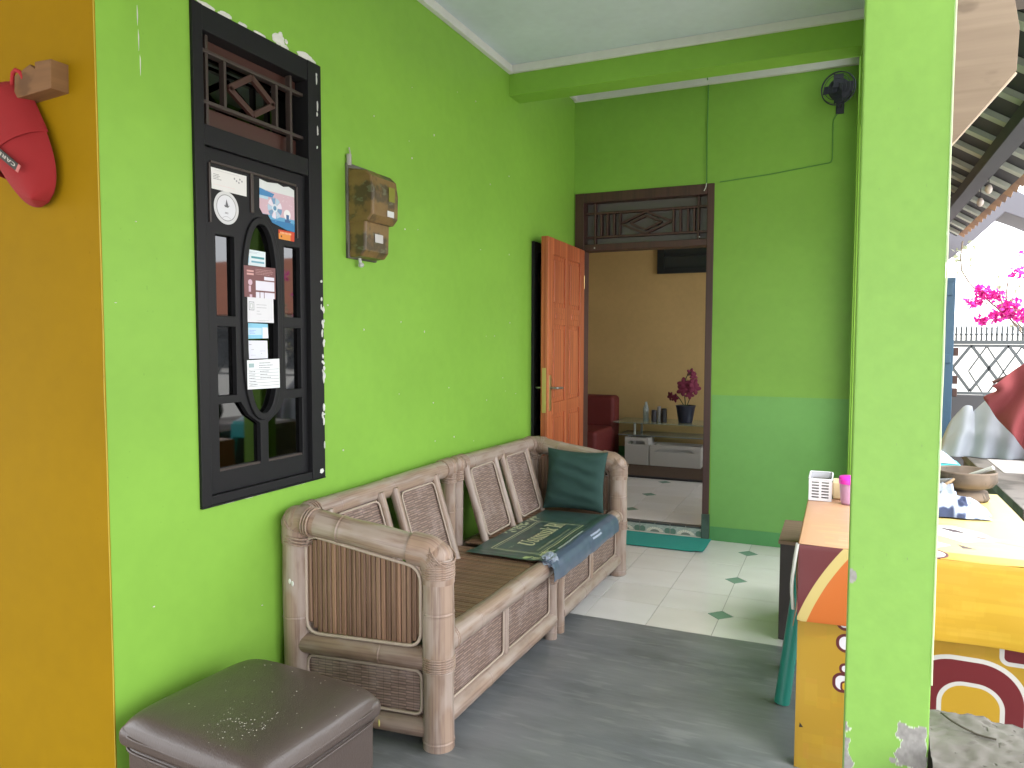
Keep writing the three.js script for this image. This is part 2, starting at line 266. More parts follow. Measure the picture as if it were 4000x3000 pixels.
  // crumbs of bare white plaster round the black frame
  const pm = std({ color: lin(0.66, 0.66, 0.63), roughness: 0.95, bumpMap: T.concrete, bumpScale: 0.006 });
  const blob = (s, y, a, b) => { const g = new THREE.IcosahedronGeometry(1, 3), p = g.attributes.position; for (let i = 0; i < p.count; i++) { const q = V().fromBufferAttribute(p, i), k = 0.7 + 0.55 * vn(q.x * 2.3 + s * 40, q.y * 2.3 + q.z * 1.7 + y * 9, 64, 64, 5); p.setXYZ(i, q.x * k, q.y * k, q.z * k); } g.computeVertexNormals(); g.scale(0.004, b, a); g.translate(0.001, y, -s); return muv(g); };
  for (const [s, y, a, b] of [[2.2, 2.548, 0.032, 0.02], [2.232, 2.53, 0.02, 0.012], [2.345, 2.535, 0.045, 0.016], [2.385, 2.529, 0.022, 0.012], [1.86, 2.532, 0.035, 0.008], [1.94, 2.535, 0.03, 0.01], [2.02, 2.533, 0.022, 0.007], [2.21, 2.57, 0.01, 0.01], [2.24, 2.555, 0.008, 0.008], [2.1, 2.531, 0.03, 0.006]]) part(w, 'plaster_patch', blob(s, y, a, b), pm);
  const flakes = []; for (let i = 0; i < 34; i++) { const y = 1.02 + 0.75 * Math.pow(rnd(), 0.9); flakes.push(blob(2.412 + rr(-0.006, 0.012), y, rr(0.002, 0.006), rr(0.004, 0.016)).translate(0.0125, 0, 0)); } for (let i = 0; i < 7; i++) flakes.push(blob(2.397 + rr(-0.003, 0.003), rr(2.15, 2.5), 0.0016, rr(0.003, 0.02)).translate(0.0125, 0, 0));
  flakes.push(blob(2.4, 0.925, 0.012, 0.01).translate(0.012, 0, 0)); for (let i = 0; i < 12; i++) flakes.push(blob(rr(1.8, 2.4), 0.893, rr(0.01, 0.03), 0.003));
  for (let i = 0; i < 46; i++) { const s0 = rr(1.5, 4.4), y0 = rr(0.45, 2.9); if (s0 > 1.74 && s0 < 2.46 && y0 > 0.85 && y0 < 2.56) continue; flakes.push(blob(s0, y0, rr(0.0012, 0.004), rr(0.0012, 0.006)).translate(-0.0008, 0, 0)); }
  for (const [s0, y0] of [[1.6, 2.33], [1.604, 2.26], [1.598, 2.4]]) flakes.push(blob(s0, y0, 0.0012, 0.03).translate(-0.0022, 0, 0));
  const fl = part(w, 'bare_flakes', join(flakes), pm); fl.userData.kind = 'stuff';
}
{ const w = thing('yellow_wall', 'dark yellow wall at the left with a red cap on it', 'wall', [-1.2, 0, -1.5]);
  part(w, 'plaster', box(-4.5, -0.0004, 0, 3.42, -1.58, -1.458), M.yellow);
  part(w, 'paint_edge', tube(Array.from({ length: 26 }, (_, i) => [-0.0005 + 0.002 * vn(i * 0.9, 3, 64, 64, 2), i * 0.13, -1.4575 + 0.001 * vn(i * 1.3, 7, 64, 64, 3)]), 0.0019, false, 80, 6), M.yellowEdge); }
{ // end wall with its door
  const w = thing('end_wall', 'green wall at the end of the veranda holding the doorway', 'wall', [1, 0, END - 0.06]);
  part(w, 'plaster', join(box(-0.1, 0.012, 0, 3.42, END - 0.13, END), box(1.053, 1.966, 0, 3.42, END - 0.13, END), box(0.012, 1.053, 2.573, 3.42, END - 0.13, END)), M.greenEnd);
  part(w, 'painted_band', box(1.064, 1.966, 0.1, 1.063, END, END + 0.0025), M.greenLow, 'cooler green paint on the lower wall');
  part(w, 'skirting', box(1.064, 1.966, 0.001, 0.103, END, END + 0.006), M.skirt, 'darker green skirting band');
  const F = (a, b, c, d, z0 = END - 0.12, z1 = END + 0.014) => box(a, b, c, d, z0, z1, 0.003);
  const df = part(w, 'door_frame', join(F(0.012, 0.084, 0.0, 2.573), F(1.007, 1.055, 0.19, 2.573), F(0.084, 1.007, 2.5, 2.573, END - 0.12, END + 0.011), F(0.084, 1.007, 2.137, 2.185, END - 0.12, END + 0.011)), M.frameWood);
  part(df, 'jamb_foot', F(1.004, 1.06, 0.0, 0.19, END - 0.12, END + 0.018), std({ color: lin(0.22, 0.42, 0.38), roughness: 0.6, map: T.concrete }), 'pale teal foot of the jamb');
  part(df, 'transom_pane', box(0.084, 1.007, 2.185, 2.5, END - 0.085, END - 0.081), phys({ color: lin(0.3, 0.29, 0.28), transmission: 0.7, roughness: 0.4, thickness: 0 }));
  const tb = (a, b, c, d) => part(df, 'transom_bar', box(a, b, c, d, END - 0.07, END - 0.03, 0.003), M.frameWood);
  tb(0.084, 1.007, 2.415, 2.432); tb(0.084, 1.007, 2.235, 2.252); tb(0.15, 0.166, 2.185, 2.5); tb(0.93, 0.946, 2.185, 2.5);
  for (const x of [0.2, 0.25, 0.3, 0.345, 0.75, 0.8, 0.855, 0.9]) tb(x, x + 0.014, 2.252, 2.415);
  for (const [a, b, c, d] of [[0.36, 2.335, 0.55, 2.415], [0.55, 2.415, 0.745, 2.335], [0.745, 2.335, 0.55, 2.252], [0.55, 2.252, 0.36, 2.335], [0.43, 2.335, 0.55, 2.385], [0.55, 2.385, 0.67, 2.335], [0.67, 2.335, 0.55, 2.284], [0.55, 2.284, 0.43, 2.335]]) part(df, 'lozenge_bar', beamBox([a, b, END - 0.05], [c, d, END - 0.05], 0.013, 0.034), M.frameWood);
  for (const [x, y] of [[0.17, 2.157], [0.955, 2.2]]) part(df, 'nail_head', sphere(x, y, END + 0.012, 0.006, 0.006, 0.003, 8), std({ color: lin(0.5, 0.5, 0.48), roughness: 0.5 }));
  // threshold: step faced with shell tiles and a row of dark trim tiles
  const step = part(w, 'threshold', box(0.084, 1.004, 0, 0.0835, END - 0.12, END - 0.004), M.grout);
  const shell = print(256, 128, (g, W, H) => { g.fillStyle = '#b9bdb6'; g.fillRect(0, 0, W, H); for (let i = 0; i < 900; i++) { const q = 120 + rnd() * 90; g.fillStyle = `rgba(${q},${q + 8},${q},0.25)`; g.fillRect(rnd() * W, rnd() * H, 5 + rnd() * 14, 3 + rnd() * 6); } g.fillStyle = 'rgba(96,128,112,.8)'; for (const x of [20, 236]) { g.beginPath(); g.ellipse(x, 70, 26, 42, 0, 0, 7); g.fill(); } g.fillStyle = '#e6e0d4'; g.beginPath(); g.ellipse(128, 96, 74, 62, 0, Math.PI, 0); g.fill(); g.fillStyle = '#8a8d84'; g.beginPath(); g.ellipse(128, 98, 40, 34, 0, Math.PI, 0); g.fill(); g.strokeStyle = '#c2b9a6'; g.lineWidth = 4; for (let a = 0.15; a < 3.1; a += 0.32) { g.beginPath(); g.moveTo(128 - Math.cos(a) * 42, 96 - Math.sin(a) * 36); g.lineTo(128 - Math.cos(a) * 72, 96 - Math.sin(a) * 60); g.stroke(); } g.fillStyle = '#d8d2c6'; g.fillRect(0, 104, W, 24); });
  const shellMat = std({ map: shell, roughness: 0.25 });
  for (let i = 0; i < 4; i++) { const g = new THREE.BoxGeometry(0.225, 0.072, 0.006); put(step, 'shell_tile', g, shellMat, 0.2 + 0.23 * i, 0.037, END - 0.001); }
  for (let i = 0; i < 8; i++) part(step, 'dark_trim_tile', box(0.088 + 0.115 * i, 0.088 + 0.115 * i + 0.108, 0.0755, 0.0865, END - 0.05, END + 0.004, 0.001), std({ color: lin(0.07, 0.08, 0.085), roughness: 0.3 }));
  // door leaf swung out along the side wall
  const hinge = V(0.094, 0, END + 0.02), d = V(0.036, 0, 0.862).normalize(), nrm = V(d.z, 0, -d.x);                     // nrm points to +x
  const mtx = new THREE.Matrix4().makeBasis(d, V(0, 1, 0), nrm.clone().negate()).setPosition(hinge);                        // local: u from hinge, y, w into the wall side
  const L = (u0, u1, y0, y1, w0, w1, r = 0.003) => { const g = box(u0, u1, y0, y1, w0, w1, r); const m = mtx.clone(); if (m.determinant() < 0) { g.scale(1, 1, 1); } g.applyMatrix4(m); const p = g.attributes; if (mtx.determinant() < 0) for (const a of [p.position, p.normal, p.uv]) for (let i = 0; i < a.count; i += 3) for (let k = 0; k < a.itemSize; k++) { const t = a.array[(i + 1) * a.itemSize + k]; a.array[(i + 1) * a.itemSize + k] = a.array[(i + 2) * a.itemSize + k]; a.array[(i + 2) * a.itemSize + k] = t; } return g; };
  const leaf = part(w, 'door', join(L(0, 0.86, 0.1, 2.14, 0.012, 0.05), L(0, 0.11, 0.1, 2.14, 0, 0.012), L(0.75, 0.86, 0.1, 2.14, 0, 0.012), L(0.385, 0.475, 0.1, 2.14, 0.001, 0.013), L(0.11, 0.75, 2.03, 2.14, 0.0005, 0.0125), L(0.11, 0.75, 1.56, 1.68, 0.0005, 0.0125), L(0.11, 0.75, 0.95, 1.03, 0.0005, 0.0125), L(0.11, 0.75, 0.1, 0.25, 0.0005, 0.0125)), M.door, 'orange brown wooden door standing open');
  for (const [a, b] of [[0.14, 0.355], [0.505, 0.72]]) for (const [c, e] of [[1.71, 2.0], [1.06, 1.53], [0.28, 0.92]]) part(leaf, 'raised_panel', L(a, b, c, e, 0.003, 0.014, 0.004), M.door);
  for (const a of [0.247, 0.612]) part(leaf, 'carved_swag', L(a - 0.1, a + 0.1, 1.6, 1.64, -0.006, 0.004, 0.006), M.door);
  part(leaf, 'lock_plate', L(0.86, 0.862, 0.97, 1.27, 0.012, 0.04, 0.0008), M.brass); part(leaf, 'face_plate', L(0.79, 0.835, 0.98, 1.22, -0.003, 0.001, 0.001), M.brass);
  for (const s of [-1, 1]) { const w0 = s < 0 ? -0.003 : 0.05, o = (u, y, ww) => V(u, y, ww).applyMatrix4(mtx).toArray(); part(leaf, 'handle', join(tube([o(0.812, 1.135, w0), o(0.812, 1.135, w0 + s * 0.04), o(0.8, 1.135, w0 + s * 0.05), o(0.7, 1.13, w0 + s * 0.05)], 0.008, false, 24, 8, 0.2)), M.steel); }
  for (const y of [0.4, 1.9]) part(leaf, 'hinge', bar([0.09, y - 0.05, END + 0.02], [0.09, y + 0.05, END + 0.02], 0.007), M.brass);
}
{ // ceilings, cornices, beam
  const c = structure('veranda_ceiling', 'pale grey white flat veranda ceiling with narrow white cornice');
  part(c, 'panel', box(-0.02, 2.3, 3.13, 3.19, -4.3, -1.45), M.white);
  part(c, 'cornice', box(0, 0.03, 3.083, 3.13, -4.26, -1.46, 0.004), M.trim); part(c, 'cornice', box(0.03, 2.2, 3.083, 3.13, -4.26, -4.235, 0.004), M.trim);
  const r = structure('rear_ceiling', 'white strip of the higher ceiling behind the beam');
  part(r, 'panel', box(-0.1, 2.2, 3.34, 3.4, END - 0.1, -4.4), M.white); part(r, 'cornice', box(0, 1.97, 3.262, 3.34, END, END + 0.035, 0.006), M.trim); part(r, 'cornice', box(0, 0.03, 3.27, 3.34, END + 0.036, -4.43, 0.004), M.trim);
  lone('ceiling_beam', box(-0.05, 2.25, 2.955, 3.42, -4.425, -4.262, 0.004), M.green, 'green beam crossing under the veranda ceiling', 'beam', [1, 2.955, -4.34]);
  lone('side_pier', box(1.966, 2.14, 0, 3.42, END - 0.13, END + 0.15, 0.003), M.green, 'narrow green pier at the right end of the end wall', 'pier', [2.05, 0, END]);
  lone('rear_pillar', box(1.964, 2.13, 0, 2.955, -4.425, -4.265, 0.004), M.green, 'green rear pillar seen as a sliver behind the front pillar', 'pillar', [2.05, 0, -4.34]);
  lone('header_beam', box(1.972, 2.12, 2.55, 3.128, -4.26, -1.87, 0.004), M.green, 'green header beam running from the front pillar to the rear one', 'beam', [2.05, 2.55, -3]);
  lone('front_beam', box(-0.0, 2.12, 2.62, 3.19, -1.7, -1.462, 0.004), M.green, 'green beam above the opening of the veranda', 'beam', [1, 2.62, -1.58]);
  // eave over the yard in front, above the camera
  const e = thing('front_eave', 'sheet roof over the yard in front of the veranda', 'roof', [0, 3.1, 0]);
  part(e, 'sheet', (() => { const g = new THREE.BoxGeometry(9.4, 0.03, 6.0); g.rotateX(0.06); g.translate(-0.1, 2.5, 1.57); return muv(g); })(), std({ color: lin(0.3, 0.29, 0.28), roughness: 0.8 }));
}
{ // front pillar; the paint has broken away in places near its foot
  const chip = tex(1024, [0.5, 4], (u, v) => {                                  // u over 0.5 m of x, v over 4 m of height
    const x = u * 0.5, y = v * 4, n = fbm(u, v, 24, 190, 4, 131), n2 = fbm(u, v, 60, 480, 3, 137);
    const d1 = Math.max(Math.abs(x - 0.128) - 0.024, Math.abs(y - 0.612) - 0.042) + (n - 0.5) * 0.03;
    const d2 = Math.hypot((x - 0.004) / 0.012, (y - 0.955) / 0.016) - 1 + (n - 0.5) * 0.6;
    const d3 = x - 0.006 - Math.max(0, 0.62 - y) * 0.1 + (n - 0.5) * 0.035 + (y > 0.64 ? 1 : 0);
    const d4 = Math.hypot((x - 0.093) / 0.007, (y - 0.575) / 0.006) - 1 + (n - 0.5);
    const bare = d1 < 0 || d2 < 0 || d3 < 0 || d4 < 0, rim = !bare && (Math.abs(d1) < 0.0015 || Math.abs(d3) < 0.0015);
    const scuff = vn(x * 260, y * 260, 4096, 4096, 139) > 0.985 && fbm(u, v, 5, 40, 3, 141) > 0.53;
    if (rim) return [0.8, 0.85, 0.76]; if (bare) { const q = 0.6 + 0.16 * (n2 - 0.5); return [q, q * 0.985, q * 0.96]; }
    const m = 0.97 + 0.05 * (n - 0.5); return scuff ? [0.45, 0.52, 0.34] : [0.53 * m, 0.725 * m, 0.32 * m];
  });
  const mat = std({ map: chip, roughness: 0.5, bumpMap: T.plaster, bumpScale: 0.0014 });
  const p = thing('front_pillar', 'bright lime green square pillar in front, paint chipped grey near its foot', 'pillar', [2.018, 0, -1.78]);
  const g = new RoundedBoxGeometry(0.158, 2.62, 0.16, 2, 0.004); g.translate(0.079, 1.31, 0); const q = muv(g); q.translate(1.94, 0, -1.78);
  part(p, 'shaft', q, mat);
  const ed = []; for (let i = 0; i < 34; i++) ed.push([2.0985 + 0.0012 * vn(i * 1.1, 1, 64, 64, 7), 0.75 + i * 0.07, -1.6995]); part(p, 'paint_ridge', tube(ed, 0.0018, false, 120, 6), std({ color: lin(0.62, 0.74, 0.45), roughness: 0.5 }));
}
{ // rooms behind: closed shells
  const s = structure('house_shell', 'outer walls and roof slab of the house');
  part(s, 'outer_wall', box(-4.6, -4.5, 0, 3.42, -8.85, -1.46), M.whiteWall); part(s, 'partition', box(-4.5, -0.12, 0, 3.42, END - 0.13, END - 0.02), M.cream);
  part(s, 'roof_slab', box(-4.6, 2.3, 3.42, 3.52, -8.9, -1.46), M.whiteWall); part(s, 'room_floor', box(-4.5, -0.12, -0.06, 0.05, END, -1.58), M.grout);
  part(s, 'room_wall', box(-1.6, -1.5, 0.05, 3.42, END - 0.02, -1.58), M.cream);
  const l = structure('living_room_walls', 'pale mustard living room walls');
  part(l, 'far_wall', box(-2.6, 2.3, 0.085, 3.42, -8.72, -8.6), M.cream); part(l, 'left_wall', box(-2.6, -2.5, 0.085, 3.42, -8.6, END - 0.13), M.cream);
  const rw = extrude([[5.6, 0], [8.72, 0], [8.72, 3.42], [5.6, 3.42]], 0.12, 0, [[[6.0, 0.9], [8.0, 0.9], [8.0, 2.5], [6.0, 2.5]]]); part(l, 'right_wall', muv(onSide(rw, 2.18)), M.cream);
  part(l, 'room_ceiling', box(-2.6, 2.3, 3.36, 3.42, -8.72, END - 0.13), M.white); part(l, 'skirting', box(-2.5, 2.18, 0.085, 0.2, -8.6, -8.592), M.skirt);
}
// ================================================================ bamboo sofas
function pole(a, b, r, nodes = [0.33, 0.7], capped = true) {                    // a stem with raised rings at its nodes
  const A = V(...a), B = V(...b), L = A.distanceTo(B), prof = [];
  if (capped) prof.push([0.0001, 0], [r * 0.93, 0], [r, 0.004]);
  const ks = [0, ...nodes, 1];
  for (let i = 0; i <= 40; i++) {
    const t = i / 40; let d = 9; for (const n of nodes) d = Math.min(d, Math.abs(t - n) * L);
    prof.push([r * (1 - 0.03 * Math.sin(t * 9 + r * 100)), 0.005 + t * (L - 0.01)]); if (d < 0) prof.pop();
  }
  const extra = []; for (const n of nodes) for (const [o, k] of [[-0.009, 1], [-0.005, 1.045], [-0.002, 1.05], [0.0005, 0.965], [0.004, 1.02], [0.012, 1]]) extra.push([r * k, n * L + o]);
  const all = [...prof.filter(([q, y]) => q < 0.001 || !nodes.some((n) => Math.abs(y - n * L) < 0.013)), ...extra].sort((p, q) => p[1] - q[1]);
  if (capped) all.push([r * 0.93, L], [0.0001, L]);
  const g = lathe(all, 22), uv = g.attributes.uv, p = g.attributes.position, off = rnd();
  for (let i = 0; i < uv.count; i++) uv.setXY(i, uv.getX(i) * Math.max(0.16, Math.round(r * 6.28 / 0.16) * 0.16) + off, p.getY(i) + off * 3);
  return along(g, A, B);
}
function wraps(center, axis, R, n, pitch, r = 0.0042) {                          // a lashing of cane turns round a stem
  const gs = []; for (let i = 0; i < n; i++) { const t = new THREE.TorusGeometry(R + rr(-0.0008, 0.0012), r, 6, 26); t.rotateX(Math.PI / 2); t.rotateZ(rr(-0.03, 0.03)); t.translate(0, (i - (n - 1) / 2) * pitch, 0); gs.push(t); }
  const g = join(gs), a = V(...axis).normalize(); g.applyQuaternion(new THREE.Quaternion().setFromUnitVectors(V(0, 1, 0), a)); g.translate(...center); return g;
}
function roundQuad(q, rad) {                                                    // rounded corner loop through four 3d corners
  const out = []; for (let i = 0; i < 4; i++) { const a = V(...q[(i + 3) % 4]), b = V(...q[i]), c = V(...q[(i + 1) % 4]); const u = a.clone().sub(b).setLength(rad), w = c.clone().sub(b).setLength(rad); for (let k = 0; k <= 4; k++) { const t = k / 4; const p = b.clone().addScaledVector(u, (1 - t) * (1 - t)).addScaledVector(w, t * t); out.push(p.toArray()); } }
  return out;
}
function rim(q, rad, r = 0.0055) { const pts = roundQuad(q, rad), all = []; for (let i = 0; i < pts.length; i++) { const a = V(...pts[i]), b = V(...pts[(i + 1) % pts.length]); const n = Math.max(1, Math.round(a.distanceTo(b) / 0.03)); for (let k = 0; k < n; k++) all.push(a.clone().lerp(b, k / n).toArray()); } return tube(all, r, true, all.length * 2, 6); }
function quadPanel(q, t = 0.008) {                                              // flat board through four corners (given anticlockwise seen from outside)
  const [a, b, c, d] = q.map((p) => V(...p)), n = b.clone().sub(a).cross(d.clone().sub(a)).normalize(), w = a.distanceTo(b);
  const P = (u, v) => a.clone().multiplyScalar((1 - u) * (1 - v)).addScaledVector(b, u * (1 - v)).addScaledVector(c, u * v).addScaledVector(d, (1 - u) * v);
  const g = sheet((u, v) => P(u, v).toArray(), 6, 4, t), uv = g.attributes.uv, h = a.distanceTo(d); const o = rnd(); for (let i = 0; i < uv.count; i++) uv.setXY(i, uv.getX(i) * w + o, uv.getY(i) * h + o * 2); return g;
}
function sofa(o) {
  const { ob, of, ib, inf, label, panels, side } = o;                            // outer back / front, inner back / front post feet as [x, z]; side = +1 near end, -1 far end
  const s = thing('bamboo_sofa', label, 'sofa', [(ob[0] + inf[0]) / 2, 0, (of[1] + inf[1]) / 2], 'two bamboo sofa units side by side against the wall');
  const P = (n, a, b, r, nodes, m = M.bamboo) => part(s, n, pole(a, b, r, nodes), m);
  P('post', [ob[0], 0, ob[1]], [ob[0], 0.775, ob[1]], 0.05, [0.1, 0.54]); P('post', [of[0], 0, of[1]], [of[0], 0.69, of[1]], 0.056, [0.05, 0.42, 0.72]);
  P('post', [ib[0], 0, ib[1]], [ib[0], 0.8, ib[1]], 0.036, [0.3, 0.72]); P('post', [inf[0], 0, inf[1]], [inf[0], 0.36, inf[1]], 0.03, [0.12, 0.9]);
  P('back_rail', [ob[0] + 0.01, 0.79, ob[1] - side * 0.04], [ib[0], 0.8, ib[1]], 0.044, [0.16, 0.5, 0.86]);
  const armZ = (x) => ob[1] + (of[1] - ob[1]) * (x - ob[0]) / (of[0] - ob[0]), armY = (x) => 0.788 - 0.088 * (x - ob[0]) / (of[0] - ob[0]);
  P('arm_rail', [ob[0] + 0.08, armY(ob[0] + 0.08), armZ(ob[0] + 0.08)], [of[0] - 0.075, armY(of[0] - 0.075), armZ(of[0] - 0.075)], 0.05, [0.28]);
  P('side_rail', [ob[0], 0.315, ob[1]], [of[0], 0.315, of[1]], 0.038, [0.62], M.bamboo2); P('side_rail', [ob[0], 0.065, ob[1]], [of[0], 0.065, of[1]], 0.034, [0.5], M.bamboo2);
  P('seat_rail', [of[0], 0.372, of[1]], [inf[0], 0.372, inf[1]], 0.043, [0.25, 0.62]); P('lower_rail', [of[0], 0.1, of[1]], [inf[0], 0.1, inf[1]], 0.037, [0.34, 0.68]);
  P('rear_seat_rail', [ob[0], 0.34, ob[1]], [ib[0], 0.34, ib[1]], 0.035, [0.4], M.bamboo2);
  // elbows and lashings
  const bend = (x, dx, y0, r) => tube([[x, y0 - 0.09, armZ(x)], [x, y0 - 0.05, armZ(x)], [x + dx * 0.006, y0 - 0.022, armZ(x)], [x + dx * 0.03, armY(x + dx * 0.03) - 0.002, armZ(x + dx * 0.03)], [x + dx * 0.06, armY(x + dx * 0.06), armZ(x + dx * 0.06)], [x + dx * 0.1, armY(x + dx * 0.1), armZ(x + dx * 0.1)]], r, false, 40, 24);
  part(s, 'elbow', join(bend(ob[0], 1, 0.785, 0.0525), sphere(ob[0] + 0.008, 0.778, ob[1], 0.054, 0.054, 0.054, 24)), M.lash);
  part(s, 'lashing', join(wraps([ob[0] + 0.01, 0.715, ob[1]], [0.25, 1, 0], 0.052, 3, 0.012), wraps([ob[0] + 0.075, 0.778, ob[1]], [1, -0.12, 0], 0.052, 3, 0.012), wraps([ob[0] + 0.012, 0.79, ob[1] - side * 0.075], [0, 0.05, -side], 0.046, 3, 0.013), wraps([ob[0] + 0.01, 0.775, ob[1]], [0.8, 0.7, side * 0.5], 0.054, 5, 0.008, 0.003)), M.lash);
  part(s, 'elbow', join(bend(of[0], -1, 0.69, 0.0575), sphere(of[0] - 0.006, 0.688, of[1], 0.058, 0.056, 0.058, 24)), M.lash);
  part(s, 'lashing', join(wraps([of[0], 0.645, of[1]], [0, 1, 0], 0.056, 6, 0.0085), wraps([of[0] - 0.078, 0.703, of[1]], [1, -0.15, 0], 0.05, 7, 0.0085), wraps([of[0], 0.69, of[1]], [0.75, 0.7, 0], 0.0575, 6, 0.0085, 0.003), wraps([of[0], 0.69, of[1]], [0.5, 1, 0.15], 0.0575, 5, 0.01, 0.003)), M.lash);
  part(s, 'lashing', join(wraps([of[0], 0.315, of[1]], [0, 1, 0], 0.057, 6, 0.0085), wraps([of[0] - 0.088, 0.315, of[1]], [1, 0, 0], 0.038, 6, 0.0085), wraps([of[0] - 0.082, 0.065, of[1]], [1, 0, 0], 0.034, 6, 0.0075), wraps([of[0], 0.372, of[1] - side * 0.075], [0, 0, 1], 0.0435, 2, 0.012)), M.lash);
  part(s, 'lashing', join(wraps([ib[0], 0.765, ib[1]], [0, 1, 0], 0.037, 8, 0.011, 0.006), wraps([ib[0], 0.8, ib[1] + side * 0.05], [0, 0, 1], 0.045, 4, 0.012, 0.006)), M.lash);
  part(s, 'elbow', sphere(ib[0], 0.802, ib[1], 0.05, 0.05, 0.047, 22), M.lash);
  part(s, 'lashing', join(wraps([inf[0], 0.372, inf[1] + side * 0.03], [0, 0, 1], 0.044, 4, 0.009), wraps([inf[0], 0.3, inf[1]], [0, 1, 0], 0.0305, 4, 0.01, 0.005)), M.lash);
  // arm panel: upright split canes inside a cane rim
  const face = (x, y) => [x, y, ob[1] + (of[1] - ob[1]) * (x - ob[0]) / (of[0] - ob[0])];
  const xa = ob[0] + 0.05, xb = of[0] - 0.062, top = (x) => 0.732 - (x - xa) / (xb - xa) * 0.085;
  const q = [face(xa, 0.358), face(xb, 0.362), face(xb, top(xb)), face(xa, top(xa))]; part(s, 'cane_rim', rim(q.map(([x, y, z]) => [x, y, z + side * 0.011]), 0.055, 0.0065), M.rattan);
  { const n = 23, w = (xb - xa) / n; for (let i = 0; i < n; i++) { const x = xa + (i + 0.5) * w, e = 0.035 * Math.max(0, 1 - Math.min(i, n - 1 - i) / 1.6), [, , z] = face(x, 0); const y0 = 0.362 + e, y1 = top(x) - 0.003 - e; const g = new RoundedBoxGeometry(w * 0.93, y1 - y0, 0.012, 2, 0.005); const m = part(s, 'slat', muv(g.translate(x, (y0 + y1) / 2, z + rr(-0.0012, 0.0012))), [M.slat, M.slat, M.slat2, M.slat3][Math.floor(rnd() * 4)]); } }
  const q2 = [face(xa, 0.112), face(xb, 0.112), face(xb, 0.272), face(xa, 0.272)]; part(s, 'woven_panel', quadPanel(side > 0 ? q2 : [q2[1], q2[0], q2[3], q2[2]]), M.weave); part(s, 'cane_rim', rim(q2.map(([x, y, z]) => [x, y, z + side * 0.007]), 0.03), M.rattan);
  // front panels with a divider
  const fx = (z) => of[0] + (inf[0] - of[0]) * (z - of[1]) / (inf[1] - of[1]), dz = -side, za = of[1] + dz * 0.062, zb = inf[1] - dz * 0.035, zm = (za + zb) / 2;
  part(s, 'divider', pole([fx(zm) - 0.004, 0.13, zm], [fx(zm) - 0.004, 0.345, zm], 0.019, [0.5]), M.bamboo);
  for (const [a, b] of [[za, zm - dz * 0.022], [zm + dz * 0.022, zb]]) { const n = Math.max(a, b), f = Math.min(a, b), w = [[fx(n), 0.14, n], [fx(f), 0.14, f], [fx(f), 0.332, f], [fx(n), 0.332, n]].map(([x, y, z]) => [x - 0.004, y, z]); part(s, 'woven_panel', quadPanel(w), M.weave); part(s, 'cane_rim', rim(w.map(([x, y, z]) => [x + 0.007, y, z]), 0.022, 0.0045), M.rattan); }
  // seat: split canes from front to back
  { const z0 = of[1] + dz * 0.02, z1 = inf[1] + dz * 0.01, n = 54, w = Math.abs(z1 - z0) / n; const g0 = muv(new RoundedBoxGeometry(0.475, 0.011, w * 0.9, 2, 0.004).rotateY(Math.PI / 2)); const g = g0.rotateY(-Math.PI / 2); for (let i = 0; i < n; i++) put(s, 'seat_slat', g, [M.slat, M.slat2, M.slat, M.slat3][(i * 5 + (i >> 2)) & 3], 0.375 + rr(-0.004, 0.004), 0.396 + rr(-0.0012, 0.0012), z0 + dz * (i + 0.5) * w); }
  part(s, 'seat_bearer', join(pole([0.3, 0.368, of[1]], [0.3, 0.368, inf[1]], 0.018, [0.5]), pole([0.5, 0.368, of[1]], [0.5, 0.368, inf[1]], 0.018, [0.5])), M.bamboo2);
  // leaning back panels
  for (const [zn, zf] of panels) {
    const A = (z, t) => [0.235 - 0.12 * t, 0.4 + 0.385 * t, z], nb = part(s, 'back_panel', quadPanel([A(zn - 0.03, 0.04), A(zf + 0.03, 0.04), A(zf + 0.03, 0.97), A(zn - 0.03, 0.97)], 0.01), M.weave);
    for (const z of [zn, zf]) part(nb, 'panel_pole', pole(A(z, -0.02), A(z, 1.03), 0.021, [rr(0.3, 0.45), rr(0.75, 0.85)]), M.bamboo);
    const k = (z, t) => { const [x, y, zz] = A(z, t); return [x + 0.008, y + 0.002, zz]; }; part(nb, 'cane_rim', rim([k(zn - 0.033, 0.06), k(zf + 0.033, 0.06), k(zf + 0.033, 0.955), k(zn - 0.033, 0.955)], 0.03, 0.0045), M.rattan);
  }
  return s;
}
const nearSofa = sofa({ side: 1, ob: [0.06, -2.185], of: [0.634, -2.25], ib: [0.085, -3.32], inf: [0.653, -3.317], panels: [[-2.31, -2.66], [-2.77, -3.125]], label: 'nearer bamboo sofa unit with bare slatted seat, beside the brown pouf' });
sofa({ side: -1, ob: [0.085, -4.44], of: [0.668, -4.431], ib: [0.085, -3.405], inf: [0.657, -3.41], panels: [[-3.45, -3.8], [-3.9, -4.25]], label: 'farther bamboo sofa unit with the green banner and cushion on it' });
{ const g = []; for (const [x, y] of [[0.07, 0.56], [0.083, 0.553]]) g.push(sphere(x, y, -2.135, 0.006, 0.01, 0.002, 8)); part(nearSofa, 'paint_spot', join(g), std({ color: lin(0.75, 0.75, 0.72) })); part(nearSofa, 'paint_spot', sphere(0.42, 0.07, -2.191, 0.004, 0.014, 0.002, 8), std({ color: lin(0.7, 0.62, 0.2) })); }
